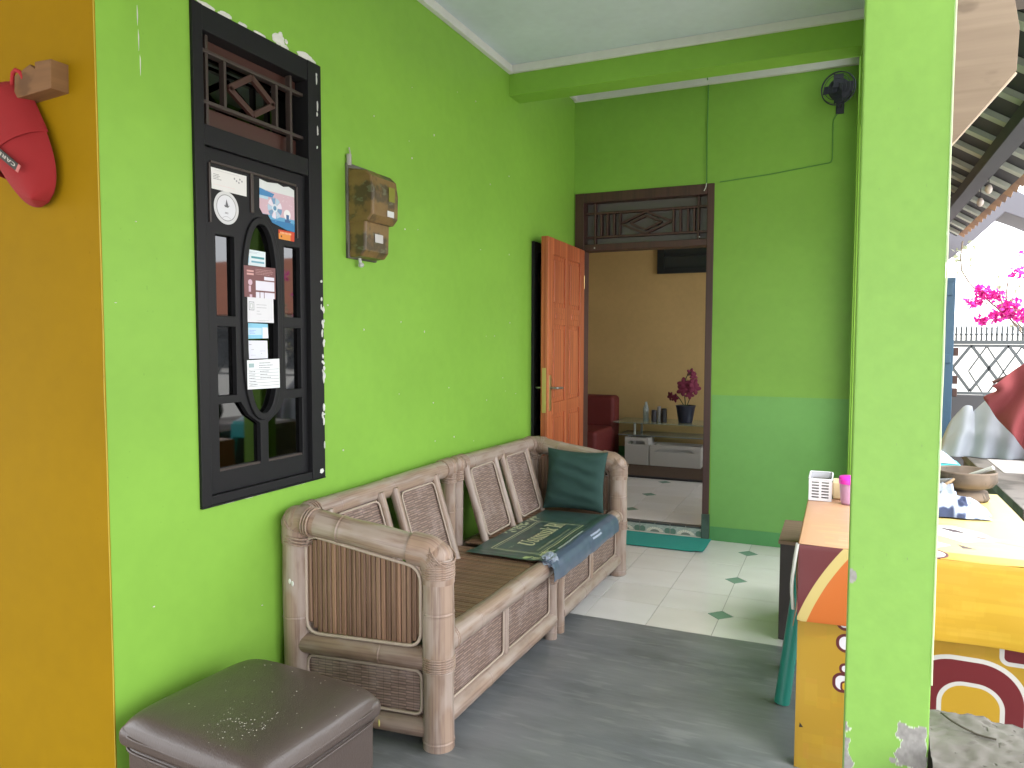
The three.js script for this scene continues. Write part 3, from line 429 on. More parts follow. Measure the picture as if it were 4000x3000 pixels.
{ // printed banner laid over the farther seat, its front hanging over the rail
  const t = print(1024, 512, (g, W, H) => {
    g.fillStyle = '#3f5450'; g.fillRect(0, 0, W, H); for (let i = 0; i < 500; i++) { g.fillStyle = `rgba(${40 + rnd() * 50},${70 + rnd() * 40},${66 + rnd() * 40},0.12)`; g.fillRect(rnd() * W, rnd() * H, 30 + rnd() * 120, 10 + rnd() * 40); }
    g.fillStyle = '#4c5a6e'; g.fillRect(0, 388, W, H - 388);
    g.strokeStyle = '#c3c39c'; g.lineWidth = 6; g.strokeRect(120, 75, 620, 255); g.lineWidth = 3; g.strokeRect(134, 89, 592, 227);
    g.fillStyle = '#c9c39c'; g.textAlign = 'center'; g.textBaseline = 'middle'; g.font = 'italic bold 120px serif'; g.fillText('Ussmuk', 425, 195, 370); g.font = 'bold 130px serif'; g.fillText('R', 680, 190);
    g.font = '24px serif'; g.fillStyle = 'rgba(196,196,160,.8)'; g.fillText('~ w ~', 190, 150); for (let i = 0; i < 42; i++) g.fillRect(180 + i * 11, 284 + (i % 3), 6, 12); for (let i = 0; i < 46; i++) g.fillRect(170 + i * 11, 350 + (i % 2) * 2, 5, 5);
    const leaf = (x, y, r, a, c) => { g.save(); g.translate(x, y); g.rotate(a); g.fillStyle = c; g.beginPath(); g.ellipse(0, 0, r, r * 0.42, 0, 0, 7); g.fill(); g.restore(); };
    for (let i = 0; i < 40; i++) leaf(20 + rnd() * 170, 330 + rnd() * 50, 8 + rnd() * 13, rnd() * 6, ['#c3c39c', '#9fb08a', '#8a9a78'][i % 3]); for (let i = 0; i < 46; i++) leaf(430 + rnd() * 400, 8 + rnd() * 40, 8 + rnd() * 12, rnd() * 6, ['#c3c39c', '#a9b391'][i % 2]);
    leaf(46, 300, 34, 0.4, '#b9c98a'); for (let i = 0; i < 40; i++) { g.fillStyle = 'rgba(226,230,228,.85)'; g.fillRect(230 + i * 9, 372 + (i % 2), 6, 11); } g.fillStyle = '#c9cfe6'; for (let i = 0; i < 18; i++) { g.fillRect(560 + i * 9, 424, 6, 9); if (i < 16) g.fillRect(568 + i * 9, 442, 6, 9); }
  });
  const prof = [[0.25, 0.409], [0.4, 0.41], [0.53, 0.411], [0.61, 0.414], [0.645, 0.421], [0.672, 0.421], [0.7, 0.41], [0.715, 0.388], [0.72, 0.35], [0.718, 0.325]];
  const acc = [0]; for (let i = 1; i < prof.length; i++) acc.push(acc[i - 1] + Math.hypot(prof[i][0] - prof[i - 1][0], prof[i][1] - prof[i - 1][1]));
  const g = sheet((u, v) => { const d = (1 - v) * acc[acc.length - 1]; let i = 0; while (i < prof.length - 2 && acc[i + 1] < d) i++; const f = (d - acc[i]) / (acc[i + 1] - acc[i]); const z = -3.17 - u * 1.06 - 0.03 * v * (1 - u); let x = prof[i][0] + (prof[i + 1][0] - prof[i][0]) * f, y = prof[i][1] + (prof[i + 1][1] - prof[i][1]) * f; x += 0.012 * u; const w = vn(u * 9, v * 6, 64, 64, 3) - 0.4; y += 0.007 * Math.max(0, w) + (u < 0.06 ? 0.006 : 0); x += v < 0.25 ? 0.008 * vn(u * 14, 5, 64, 64, 9) : 0; return [x, y, z]; }, 60, 60, 0.0015);
  lone('seat_banner', g, std({ map: t, roughness: 0.34 }), 'dark green printed vinyl banner spread over the farther bamboo seat', 'banner', [0.5, 0.4, -3.8]);
  // crumpled end
  const c = new THREE.IcosahedronGeometry(1, 4), p = c.attributes.position; for (let i = 0; i < p.count; i++) { const q = V().fromBufferAttribute(p, i), k = 0.62 + 0.75 * Math.abs(vn(q.x * 3 + 9, q.y * 3 + q.z * 2.3, 64, 64, 11) - 0.5) * 1.6; p.setXYZ(i, q.x * 0.045 * k, q.y * 0.038 * k, q.z * 0.06 * k); } c.computeVertexNormals(); c.translate(0.675, 0.415, -3.235);
  lone('crumpled_plastic', c, std({ color: lin(0.3, 0.34, 0.42), roughness: 0.3 }), 'crumpled pale blue plastic on the seat rail where the sofas meet', 'plastic', [0.675, 0.39, -3.235]);
}
{ // cushion leaning in the far corner
  const n = 40, f = (u, v, s) => { const a = u * 2 - 1, b = v * 2 - 1, e = (1 - a ** 4) * (1 - b ** 4), pin = 1 - 0.07 * (1 - Math.abs(b)) * 0 ; const px = a * 0.187 * (1 - 0.08 * (1 - b * b) * a * a), py = b * 0.187 * (1 - 0.08 * (1 - a * a) * b * b); const wr = 0.01 * (vn(a * 3 + 9, b * 6 + 4, 64, 64, 3) - 0.5) + 0.006 * Math.sin(b * 14 + a * 3 + 3 * vn(a * 2 + 5, b * 2 + 5, 64, 64, 6)); return [px, py, s * (0.068 * Math.pow(Math.max(0, e), 0.62) + wr * e)]; };
  const A = sheet((u, v) => f(u, v, 1), n, n), B = sheet((u, v) => f(1 - u, v, -1), n, n); const g = mergeVertices(join(A, B), 1e-4); g.computeVertexNormals(); const uv = g.attributes.uv; for (let i = 0; i < uv.count; i++) uv.setXY(i, uv.getX(i) * 0.4, uv.getY(i) * 0.4);
  g.applyMatrix4(new THREE.Matrix4().makeRotationFromEuler(new THREE.Euler(-0.2, 0.22, -0.05, 'YXZ'))); g.translate(0.44, 0.598, -4.285);
  lone('cushion', g, std({ color: lin(0.02, 0.056, 0.048), roughness: 0.9, bumpMap: T.cloth, bumpScale: 0.0012 }), 'plain dark green square cushion leaning in the corner of the sofa', 'cushion', [0.43, 0.42, -4.285]);
}
{ // pouf
  const at = [0.37, 0, -1.63], p = thing('pouf', 'brown leather pouf with a padded lid in the near corner by the wall', 'pouf', at);
  const turn = (g) => { g.rotateY(-0.07); g.translate(at[0], 0, at[2]); return g; };
  const hw = 0.285, hd = 0.255;
  part(p, 'body', turn(muv(new RoundedBoxGeometry(hw * 2 - 0.05, 0.3, hd * 2 - 0.05, 4, 0.02).translate(0, 0.16, 0))), M.leather);
  const lid = (u, v) => { const a = u * 2 - 1, b = v * 2 - 1; const sq = (t) => Math.sign(t) * Math.pow(Math.abs(t), 0.9); const r = 1 - 0.05 * Math.pow(Math.abs(a * b), 3), e = Math.pow(Math.max(0, (1 - Math.pow(Math.abs(a), 7)) * (1 - Math.pow(Math.abs(b), 7))), 0.55); return [sq(a) * hw * r, 0.345 + 0.072 * e * (0.88 + 0.12 * (1 - a * a) * (1 - b * b)) + 0.0025 * (vn(a * 4 + 9, b * 4 + 9, 64, 64, 2) - 0.5) * e, sq(b) * hd * r]; };
  const cush = mergeVertices(sheet((u, v) => lid(u, 1 - v), 56, 56)); { const uv = cush.attributes.uv; for (let i = 0; i < uv.count; i++) uv.setXY(i, uv.getX(i) * 0.57, uv.getY(i) * 0.5); }
  const loop = (y, k) => { const o = []; for (let i = 0; i < 4; i++) { const c = [[-1, -1], [1, -1], [1, 1], [-1, 1]]; o.push([c[i][0] * hw * k, y, c[i][1] * hd * k]); } return o; };
  const lp = part(p, 'lid', turn(join(cush, (() => { const g = new RoundedBoxGeometry(hw * 2 - 0.012, 0.062, hd * 2 - 0.012, 4, 0.026); g.translate(0, 0.337, 0); return muv(g); })())), M.leather);
  for (const y of [0.347, 0.308]) part(lp, 'piping', turn(rim(loop(y, y > 0.33 ? 0.985 : 0.978), 0.09, 0.0042)), M.leather);
  const cr = []; for (let i = 0; i < 120; i++) { const cl = rnd() < 0.6, a = cl ? 0.25 + (rnd() + rnd() - 1) * 0.35 : rr(-0.8, 0.95), b = cl ? 0.52 + (rnd() + rnd() - 1) * 0.4 : rr(-0.9, 0.9); if (Math.abs(a) > 0.93 || Math.abs(b) > 0.93) continue; const [x, y, z] = lid((a + 1) / 2, (b + 1) / 2); const s = rr(0.0007, 0.0022); cr.push(new THREE.OctahedronGeometry(s, 0).scale(1.3, 0.5, 1).rotateY(rnd() * 6).translate(x, y + 0.0005, z)); }
  const c = part(p, 'crumbs', turn(join(cr)), std({ color: lin(0.6, 0.56, 0.5), roughness: 0.9 })); c.userData.kind = 'stuff';
}
{ // floor coverings
  lone('floor_sheet', muv(sheet((u, v) => [0.02 + u * 2.3 + 0.004 * vn(v * 9, 2, 64, 64, 3), 0.0035 + 0.0012 * vn(u * 8, v * 9, 64, 64, 4), -1.36 - v * 2.31 - 0.006 * (vn(u * 7, 1, 64, 64, 2) - 0.5)], 40, 40, 0.0028)), M.lino, 'dark grey worn vinyl sheet on the veranda floor', 'floor mat', [1.15, 0, -2.5]);
  lone('door_mat', muv(sheet((u, v) => [0.3 + u * 0.775 + v * 0.0 + (u > 0.98 ? 0.002 : 0), 0.0085 + 0.003 * vn(u * 6, v * 4, 64, 64, 5) + (u > 0.93 && v < 0.1 ? 0.006 : 0), -5.095 - v * 0.37 - u * 0.012], 30, 16, 0.005)), std({ color: lin(0.035, 0.36, 0.31), roughness: 0.85, bumpMap: T.cloth, bumpScale: 0.002 }), 'plain teal green door mat in front of the doorway', 'door mat', [0.7, 0, -5.28]);
}
// ================================================================ papers on the black window
{
  const lines = (g, x, y, w, n, dy, c = '#777', h = 3) => { g.fillStyle = c; for (let i = 0; i < n; i++) { let q = x; const end = x + w * (0.6 + 0.4 * rnd()); while (q < end) { const l = 6 + rnd() * 18; g.fillRect(q, y + i * dy, Math.min(l, end - q), h); q += l + 4; } } };
  const base = (g, W, H, c) => { g.fillStyle = c; g.fillRect(0, 0, W, H); };
  const S = [
    ['paper_label', [1.874, 2.035, 1.953, 2.022], 0, 'white label with small print, uppermost at the left of the window', 'label', (g, W, H) => { base(g, W, H, '#d9d7d6'); lines(g, 50, 20, 380, 1, 20, '#b5b3b3'); lines(g, 30, 62, 120, 4, 16, '#55565a', 5); g.fillStyle = '#8f8f93'; for (const [x, y] of [[330, 60], [360, 80], [410, 55], [440, 70], [395, 92]]) { g.beginPath(); g.arc(x, y, 11, 0, 7); g.fill(); } lines(g, 30, 170, 380, 1, 16, '#e0b6b8'); }],
    ['round_sticker', null, 0, 'round white sticker with grey rings under the white label', 'sticker', (g, W, H) => { base(g, W, H, '#c9c9cb'); g.strokeStyle = '#6d6d72'; g.lineWidth = 9; g.beginPath(); g.arc(256, 256, 200, 0, 7); g.stroke(); g.fillStyle = '#d4d4da'; g.beginPath(); g.arc(256, 256, 190, 0, 7); g.fill(); g.fillStyle = '#5b5b60'; g.beginPath(); g.moveTo(256, 120); g.lineTo(300, 225); g.lineTo(330, 205); g.lineTo(290, 250); g.lineTo(225, 245); g.lineTo(205, 215); g.lineTo(235, 220); g.fill(); g.font = 'bold 40px sans-serif'; g.textAlign = 'center'; g.fillText('ARS', 256, 350); g.lineWidth = 4; g.beginPath(); g.arc(256, 520, 130, 4, 5.4); g.stroke(); }],
    ['torn_poster', [2.098, 2.282, 1.875, 2.025], 1, 'torn pink and blue poster with a flower wheel at the right of the window', 'poster', (g, W, H) => { base(g, W, H, '#c8a9b4'); g.fillStyle = '#cfd2d2'; g.fillRect(0, 0, W, 90); g.fillStyle = '#3f7cae'; g.beginPath(); g.moveTo(0, 80); g.lineTo(210, 110); g.lineTo(180, 150); g.lineTo(0, 150); g.fill(); g.fillStyle = '#a9c6d6'; g.fillRect(0, 150, 120, 30); g.fillStyle = '#5e9cc2'; g.fillRect(0, 330, W, 110); g.fillStyle = '#2f76a8'; g.fillRect(120, 370, W, 50); g.fillStyle = '#d9c6cc'; g.fillRect(0, 440, W, 72); for (let i = 0; i < 9; i++) { g.fillStyle = ['#6f93b4', '#a8bfd2', '#d9d2de'][i % 3]; g.beginPath(); g.moveTo(215, 250); g.arc(215, 250, 105, i * 0.7, i * 0.7 + 0.62); g.fill(); } g.fillStyle = '#cfd8e0'; g.beginPath(); g.arc(215, 250, 40, 0, 7); g.fill(); g.fillStyle = '#5b86a8'; g.beginPath(); g.arc(215, 250, 24, 0, 7); g.fill(); g.fillStyle = '#e3dfe2'; g.beginPath(); g.arc(400, 290, 52, 0, 7); g.fill(); g.fillStyle = '#3b5f8c'; g.fillRect(385, 290, 42, 80); g.fillRect(362, 345, 90, 26); for (let i = 0; i < 40; i++) { g.fillStyle = 'rgba(225,215,222,.3)'; g.fillRect(rnd() * W, rnd() * H, 20, 8); } }],
    ['orange_sticker', [2.193, 2.28, 1.825, 1.859], 0, 'small orange and red sticker below the torn poster', 'sticker', (g, W, H) => { base(g, W, H, '#d98a3a'); g.fillStyle = '#c23f22'; g.fillRect(0, 0, W, H * 0.35); g.fillRect(W * 0.75, 0, W * 0.25, H); g.fillStyle = '#e8b98c'; for (let i = 0; i < 8; i++) g.fillRect(60 + i * 45, 30, 30, 40); g.fillStyle = '#4a2a1c'; g.fillRect(70, H * 0.55, 40, 40); }],
    ['leaflet', [2.024, 2.131, 1.715, 1.77], 0, 'small white leaflet with teal bars, top of the oval pane', 'leaflet', (g, W, H) => { base(g, W, H, '#d5dfe4'); lines(g, 60, 24, 360, 2, 18, '#a9b6c0', 8); g.fillStyle = '#3d8f98'; g.fillRect(170, 100, 310, 34); g.fillStyle = '#6aa3b8'; g.fillRect(170, 178, 310, 30); g.fillStyle = '#9fc3de'; g.fillRect(60, 110, 60, 110); }],
    ['maroon_notice', [2.007, 2.163, 1.602, 1.712], 0, 'maroon notice with white boxes on the oval pane', 'notice', (g, W, H) => { base(g, W, H, '#74494b'); g.fillStyle = '#c89a96'; g.fillRect(40, 50, 110, 20); g.fillRect(40, 84, 110, 22); lines(g, 180, 30, 300, 4, 18, '#b48d8b', 6); g.fillStyle = '#d9d6e2'; g.fillRect(320, 110, 170, 40); g.fillRect(180, 165, 310, 112); g.fillRect(180, 296, 60, 76); g.fillRect(252, 296, 60, 76); g.fillRect(322, 296, 170, 76); g.fillStyle = '#c7a9b8'; g.beginPath(); g.arc(92, 190, 34, 0, 7); g.fill(); g.fillRect(66, 230, 36, 70); g.fillRect(80, 330, 40, 60); }],
    ['white_form', [2.02, 2.151, 1.512, 1.603], 0, 'white form with a small grey emblem under the maroon notice', 'form', (g, W, H) => { base(g, W, H, '#d8d7dc'); g.strokeStyle = '#7c8188'; g.lineWidth = 8; g.strokeRect(36, 70, 92, 110); g.strokeStyle = '#9aa39e'; g.strokeRect(60, 95, 44, 60); lines(g, 180, 100, 300, 2, 40, '#8f9096', 6); lines(g, 180, 190, 90, 2, 40, '#8f9096', 6); lines(g, 180, 320, 260, 2, 26, '#98999f', 4); }],
    ['blue_leaflet', [2.029, 2.137, 1.455, 1.509], 0, 'pale blue leaflet below the white form', 'leaflet', (g, W, H) => { base(g, W, H, '#86c3dc'); g.fillStyle = '#bcd7ea'; g.fillRect(40, 70, 320, 120); g.fillStyle = '#dfe4ef'; g.fillRect(380, 60, 132, 230); g.fillStyle = '#6aa9d8'; lines(g, 70, 110, 160, 3, 24, '#6f8fd0', 9); }],
    ['white_slip', [2.029, 2.134, 1.383, 1.45], 0, 'blank looking white slip between the blue leaflet and the card', 'slip', (g, W, H) => { base(g, W, H, '#d9dbe6'); lines(g, 60, 70, 60, 1, 0, '#888', 10); lines(g, 110, 160, 90, 1, 0, '#999', 8); lines(g, 320, 190, 140, 1, 0, '#999', 5); lines(g, 100, 260, 120, 1, 0, '#a5a5ad', 6); lines(g, 350, 230, 40, 1, 0, '#888', 10); }],
    ['form_card', [2.013, 2.179, 1.274, 1.38], 0, 'white card with ruled lines and a blue foot, lowest on the oval pane', 'card', (g, W, H) => { base(g, W, H, '#e2e5e8'); g.fillStyle = '#9ab0b2'; g.fillRect(24, 40, 80, 44); lines(g, 180, 34, 260, 3, 26, '#75777d', 8); g.fillStyle = '#77797f'; for (let i = 0; i < 6; i++) g.fillRect(16, 110 + i * 36, 480, 4); lines(g, 30, 126, 130, 5, 36, '#6f7076', 9); lines(g, 190, 126, 190, 3, 36, '#77787e', 9); g.fillStyle = '#2e84cf'; g.fillRect(10, 330, 492, 74); lines(g, 60, 350, 380, 2, 24, '#8fc2ee', 6); }],
  ];
  for (const [name, r, torn, label, cat, draw] of S) {
    const t = print(512, r ? Math.round(512 * Math.min(1, (r[3] - r[2]) / (r[1] - r[0]))) : 512, draw), m = std({ map: t, roughness: 0.5 }); let g;
    if (!r) { const s = new THREE.Shape(); s.absarc(0, 0, 0.0555, 0, Math.PI * 2); g = extrude(s, 0.0008, 0, [], 40); const p = g.attributes.position, uv = g.attributes.uv; for (let i = 0; i < p.count; i++) uv.setXY(i, p.getX(i) / 0.111 + 0.5, p.getY(i) / 0.111 + 0.5); g.translate(1.94, 1.898, 0); onSide(g, -0.0095); }
    else {
      const [a, b, c, d] = r, j = () => rr(-0.002, 0.002); let pts = [[a + j(), c + j()], [b + j(), c + j()], [b + j(), d + j()], [a + j(), d + j()]];
      if (torn) pts = [[a + 0.015, c + 0.03], [a + 0.04, c + 0.032], [a + 0.062, c + 0.006], [b - 0.04, c - 0.012], [b, c - 0.014], [b, d - 0.006], [b - 0.03, d + 0.002], [b - 0.06, d - 0.004], [b - 0.09, d + 0.003], [a + 0.04, d - 0.003], [a, d + 0.002], [a - 0.002, c + 0.05]];
      g = extrude(pts, 0.0008); const p = g.attributes.position, uv = g.attributes.uv; for (let i = 0; i < p.count; i++) uv.setXY(i, (p.getX(i) - a) / (b - a), (p.getY(i) - c) / (d - c));
      onSide(g, name === 'paper_label' || torn || name === 'orange_sticker' ? -0.0085 : name === 'maroon_notice' || name === 'form_card' ? -0.0003 : name === 'white_form' ? -0.0018 : -0.0165);
    }
    const at = r ? [0, (r[2] + r[3]) / 2, -(r[0] + r[1]) / 2] : [0, 1.898, -1.94]; lone(name, g, m, label, cat, at);
  }
}
{ // meter box wrapped in brown tape, on its board
  const brown = tex(256, 0.2, (u, v) => { const a = fbm(u, v, 4, 10, 4, 151), b = sm(0.45, 0.62, fbm(u, v, 3, 3, 4, 155)), c = sm(0.6, 0.7, fbm(u, v, 5, 12, 4, 157)); return mix(mix([0.5, 0.4, 0.24], [0.42, 0.32, 0.19], a), mix([0.27, 0.23, 0.16], [0.36, 0.37, 0.3], c), b * 0.85); });
  const bm = std({ map: brown, roughness: 0.42, bumpMap: T.plaster, bumpScale: 0.003 });
  const b = thing('meter_box', 'meter box wrapped in brown tape on the green wall', 'meter box', [0, 1.79, -2.7]);
  part(b, 'back_board', box(0, 0.014, 1.795, 2.19, -2.8, -2.59, 0.004), std({ color: lin(0.5, 0.5, 0.46), roughness: 0.8, map: T.concrete }));
  const prof = (pts, s0, s1) => { const sh = new THREE.Shape(); pts.forEach((p, i) => (i ? sh.lineTo(...p) : sh.moveTo(...p))); const g = new THREE.ExtrudeGeometry(sh, { depth: s1 - s0 - 0.02, bevelEnabled: true, bevelThickness: 0.01, bevelSize: 0.01, bevelSegments: 3 }); g.applyMatrix4(new THREE.Matrix4().makeBasis(V(1, 0, 0), V(0, 1, 0), V(0, 0, 1))); g.translate(0.005, 0, -s1 + 0.01); return muv(g); };
  part(b, 'upper_body', prof([[0.01, 1.95], [0.1, 1.955], [0.118, 1.975], [0.121, 2.07], [0.112, 2.125], [0.09, 2.145], [0.01, 2.16]], 2.595, 2.79), bm); part(b, 'lower_body', prof([[0.01, 1.81], [0.06, 1.812], [0.076, 1.83], [0.08, 1.945], [0.01, 1.95]], 2.6, 2.78), bm);
  const f = (s0, s1, y0, y1, x) => box(x, x + 0.0015, y0, y1, -s1, -s0);
  part(b, 'dial_window', f(2.71, 2.755, 2.04, 2.1, 0.1365), std({ color: lin(0.2, 0.2, 0.03), roughness: 0.3 })); part(b, 'paper_tag', f(2.7, 2.75, 1.975, 2.0, 0.135), std({ color: lin(0.6, 0.6, 0.6) })); part(b, 'paper_tag', f(2.665, 2.725, 1.865, 1.9, 0.0955), std({ color: lin(0.5, 0.48, 0.47) }));
  part(b, 'knob', join(bar([0.02, 1.802, -2.66], [0.02, 1.78, -2.665], 0.007), sphere(0.022, 1.772, -2.668, 0.013, 0.011, 0.013, 12)), std({ color: lin(0.45, 0.47, 0.45), roughness: 0.4 }));
  part(b, 'conduit_stub', join(bar([0.012, 2.18, -2.602], [0.014, 2.225, -2.6], 0.011), tube([[0.016, 2.2, -2.612], [0.012, 2.23, -2.612], [0.01, 2.255, -2.606]], 0.0028)), std({ color: lin(0.34, 0.32, 0.3) }));
}
{ // wooden hook block and red cap on the yellow wall
  const wz = -1.458, h = thing('wooden_hook', 'short notched wooden block nailed to the yellow wall', 'hook', [-0.17, 2.16, wz]);
  part(h, 'block', (() => { const g = extrude([[-0.27, 2.14], [-0.115, 2.15], [-0.113, 2.224], [-0.175, 2.226], [-0.177, 2.207], [-0.2, 2.222], [-0.265, 2.2]], 0.05, 0.0025); g.translate(0, 0, wz); return muv(g); })(), std({ map: T.ply, color: lin(0.62, 0.42, 0.22), roughness: 0.75 }));
  const c = thing('baseball_cap', 'red baseball cap hanging from the wooden hook', 'cap', [-0.27, 1.95, wz]), rm = std({ color: lin(0.42, 0.022, 0.026), roughness: 0.85, bumpMap: T.cloth, bumpScale: 0.0012 });
  // crown: half dome lying against the wall; bill: curved blade below it
  const D = [0.53, -0.848], N = [0.848, 0.53], place = (a, b, z) => [-0.335 + D[0] * a + N[0] * b, 2.075 + D[1] * a + N[1] * b, wz + z];     // a runs down the cap, b across it
  const crown = sheet((u, v) => { const t = u * 2 - 1, a = -0.13 + 0.235 * v, w = 0.118 * Math.pow(Math.max(0, 1 - Math.pow(Math.max(0, 0.55 - v) / 0.55, 2.4)), 0.5) * (1 - 0.06 * v); return place(a, t * w, 0.014 + 0.085 * Math.pow(Math.max(0, 1 - t * t), 0.6) * Math.min(1, 0.15 + 1.3 * Math.sin(Math.PI * Math.min(0.62, v * 0.75 + 0.04)))); }, 40, 28, 0.002); part(c, 'crown', crown, rm);
  const bill = sheet((u, v) => { const t = u * 2 - 1, w = 0.108 * (1 - 0.2 * v) * Math.pow(Math.max(0, 1 - Math.pow(v, 3.6)), 0.5); return place(0.08 + 0.19 * v, t * w + 0.004, 0.018 + 0.078 * (1 - t * t) * (1 - 0.4 * v)); }, 32, 26, 0.004);
  part(c, 'bill', bill, rm);
  const tag = print(512, 96, (g, W, H) => { g.fillStyle = '#3a3733'; g.fillRect(0, 0, W, H); g.fillStyle = '#b9b7ad'; g.font = 'bold 58px sans-serif'; g.textBaseline = 'middle'; g.textAlign = 'left'; g.fillText('CARDINALO', 32, 50, 330); g.fillStyle = '#c8736f'; g.fillRect(0, 0, 20, H); });
  const band = sheet((u, v) => { const k = (v - 0.5) * 0.022; return [-0.2 - 0.2 * u - 0.61 * k, 1.925 + 0.154 * u - 0.79 * k, wz + 0.09 + 0.024 * Math.min(1, u * 1.7)]; }, 24, 3, -0.0015);
  part(c, 'name_band', band, std({ map: tag, roughness: 0.7 }));
  part(c, 'strap', tube([[-0.3, 2.17, wz + 0.04], [-0.265, 2.215, wz + 0.055], [-0.235, 2.2, wz + 0.05], [-0.25, 2.165, wz + 0.04]], 0.006), rm);
}
{ // dark fan high in the corner, with its cable along the wall
  const f = thing('wall_fan', 'dark round fan mounted high in the corner of the end wall', 'fan', [1.85, 3.05, END]), dk = std({ color: lin(0.02, 0.022, 0.035), roughness: 0.6 });
  const disc = (r, y, h) => lathe([[0.0001, y], [r * 0.96, y], [r, y + h / 2], [r * 0.96, y + h], [0.0001, y + h]], 32);
  const set = (g) => { g.rotateX(Math.PI / 2); g.rotateY(-0.25); g.translate(1.85, 3.09, END + 0.12); return g; };
  part(f, 'cage', set(join(...[0.03, 0.055, 0.08, 0.1].map((r) => new THREE.TorusGeometry(r, 0.002, 5, 36).rotateX(Math.PI / 2).translate(0, 0.035, 0)), new THREE.TorusGeometry(0.104, 0.004, 6, 40).rotateX(Math.PI / 2).translate(0, 0.01, 0))), dk);
  for (let i = 0; i < 4; i++) part(f, 'blade', set(new THREE.BoxGeometry(0.085, 0.003, 0.06).rotateX(0.4).translate(0.05, 0.01, 0).rotateY(i * Math.PI / 2)), dk);
  part(f, 'motor', set(disc(0.07, -0.07, 0.07)), dk); part(f, 'bracket', join(bar([1.86, 3.08, END + 0.06], [1.86, 3.0, END + 0.004], 0.012), box(1.835, 1.885, 2.96, 3.04, END, END + 0.012, 0.003)), dk);
  const cm = paint(lin(0.11, 0.3, 0.07));
  lone('fan_cable', tube([[1.845, 2.96, END + 0.012], [1.82, 2.92, END + 0.006], [1.821, 2.67, END + 0.005], [1.8, 2.645, END + 0.005], [1.4, 2.6, END + 0.005], [1.09, 2.578, END + 0.005]], 0.0035, false, 160, 6, 0.1), cm, 'thin green painted cable running from the fan to the door frame', 'cable', [1.5, 2.6, END]);
  lone('ceiling_cable', join(tube([[0.998, 3.3, END + 0.045], [1.0, 3.25, END + 0.008], [0.997, 2.9, END + 0.006], [1.0, 2.575, END + 0.012]], 0.004, false, 80, 6, 0.2)), cm, 'green painted cable dropping from the ceiling to the door frame', 'cable', [1, 2.575, END]);
  lone('wire_end', tube([[1.0, 2.575, END + 0.02], [0.998, 2.55, END + 0.022], [0.985, 2.52, END + 0.024]], 0.003, false, 16, 6), std({ color: lin(0.6, 0.6, 0.55) }), 'short pale wire end over the top of the door frame', 'wire', [1, 2.52, END]);
}
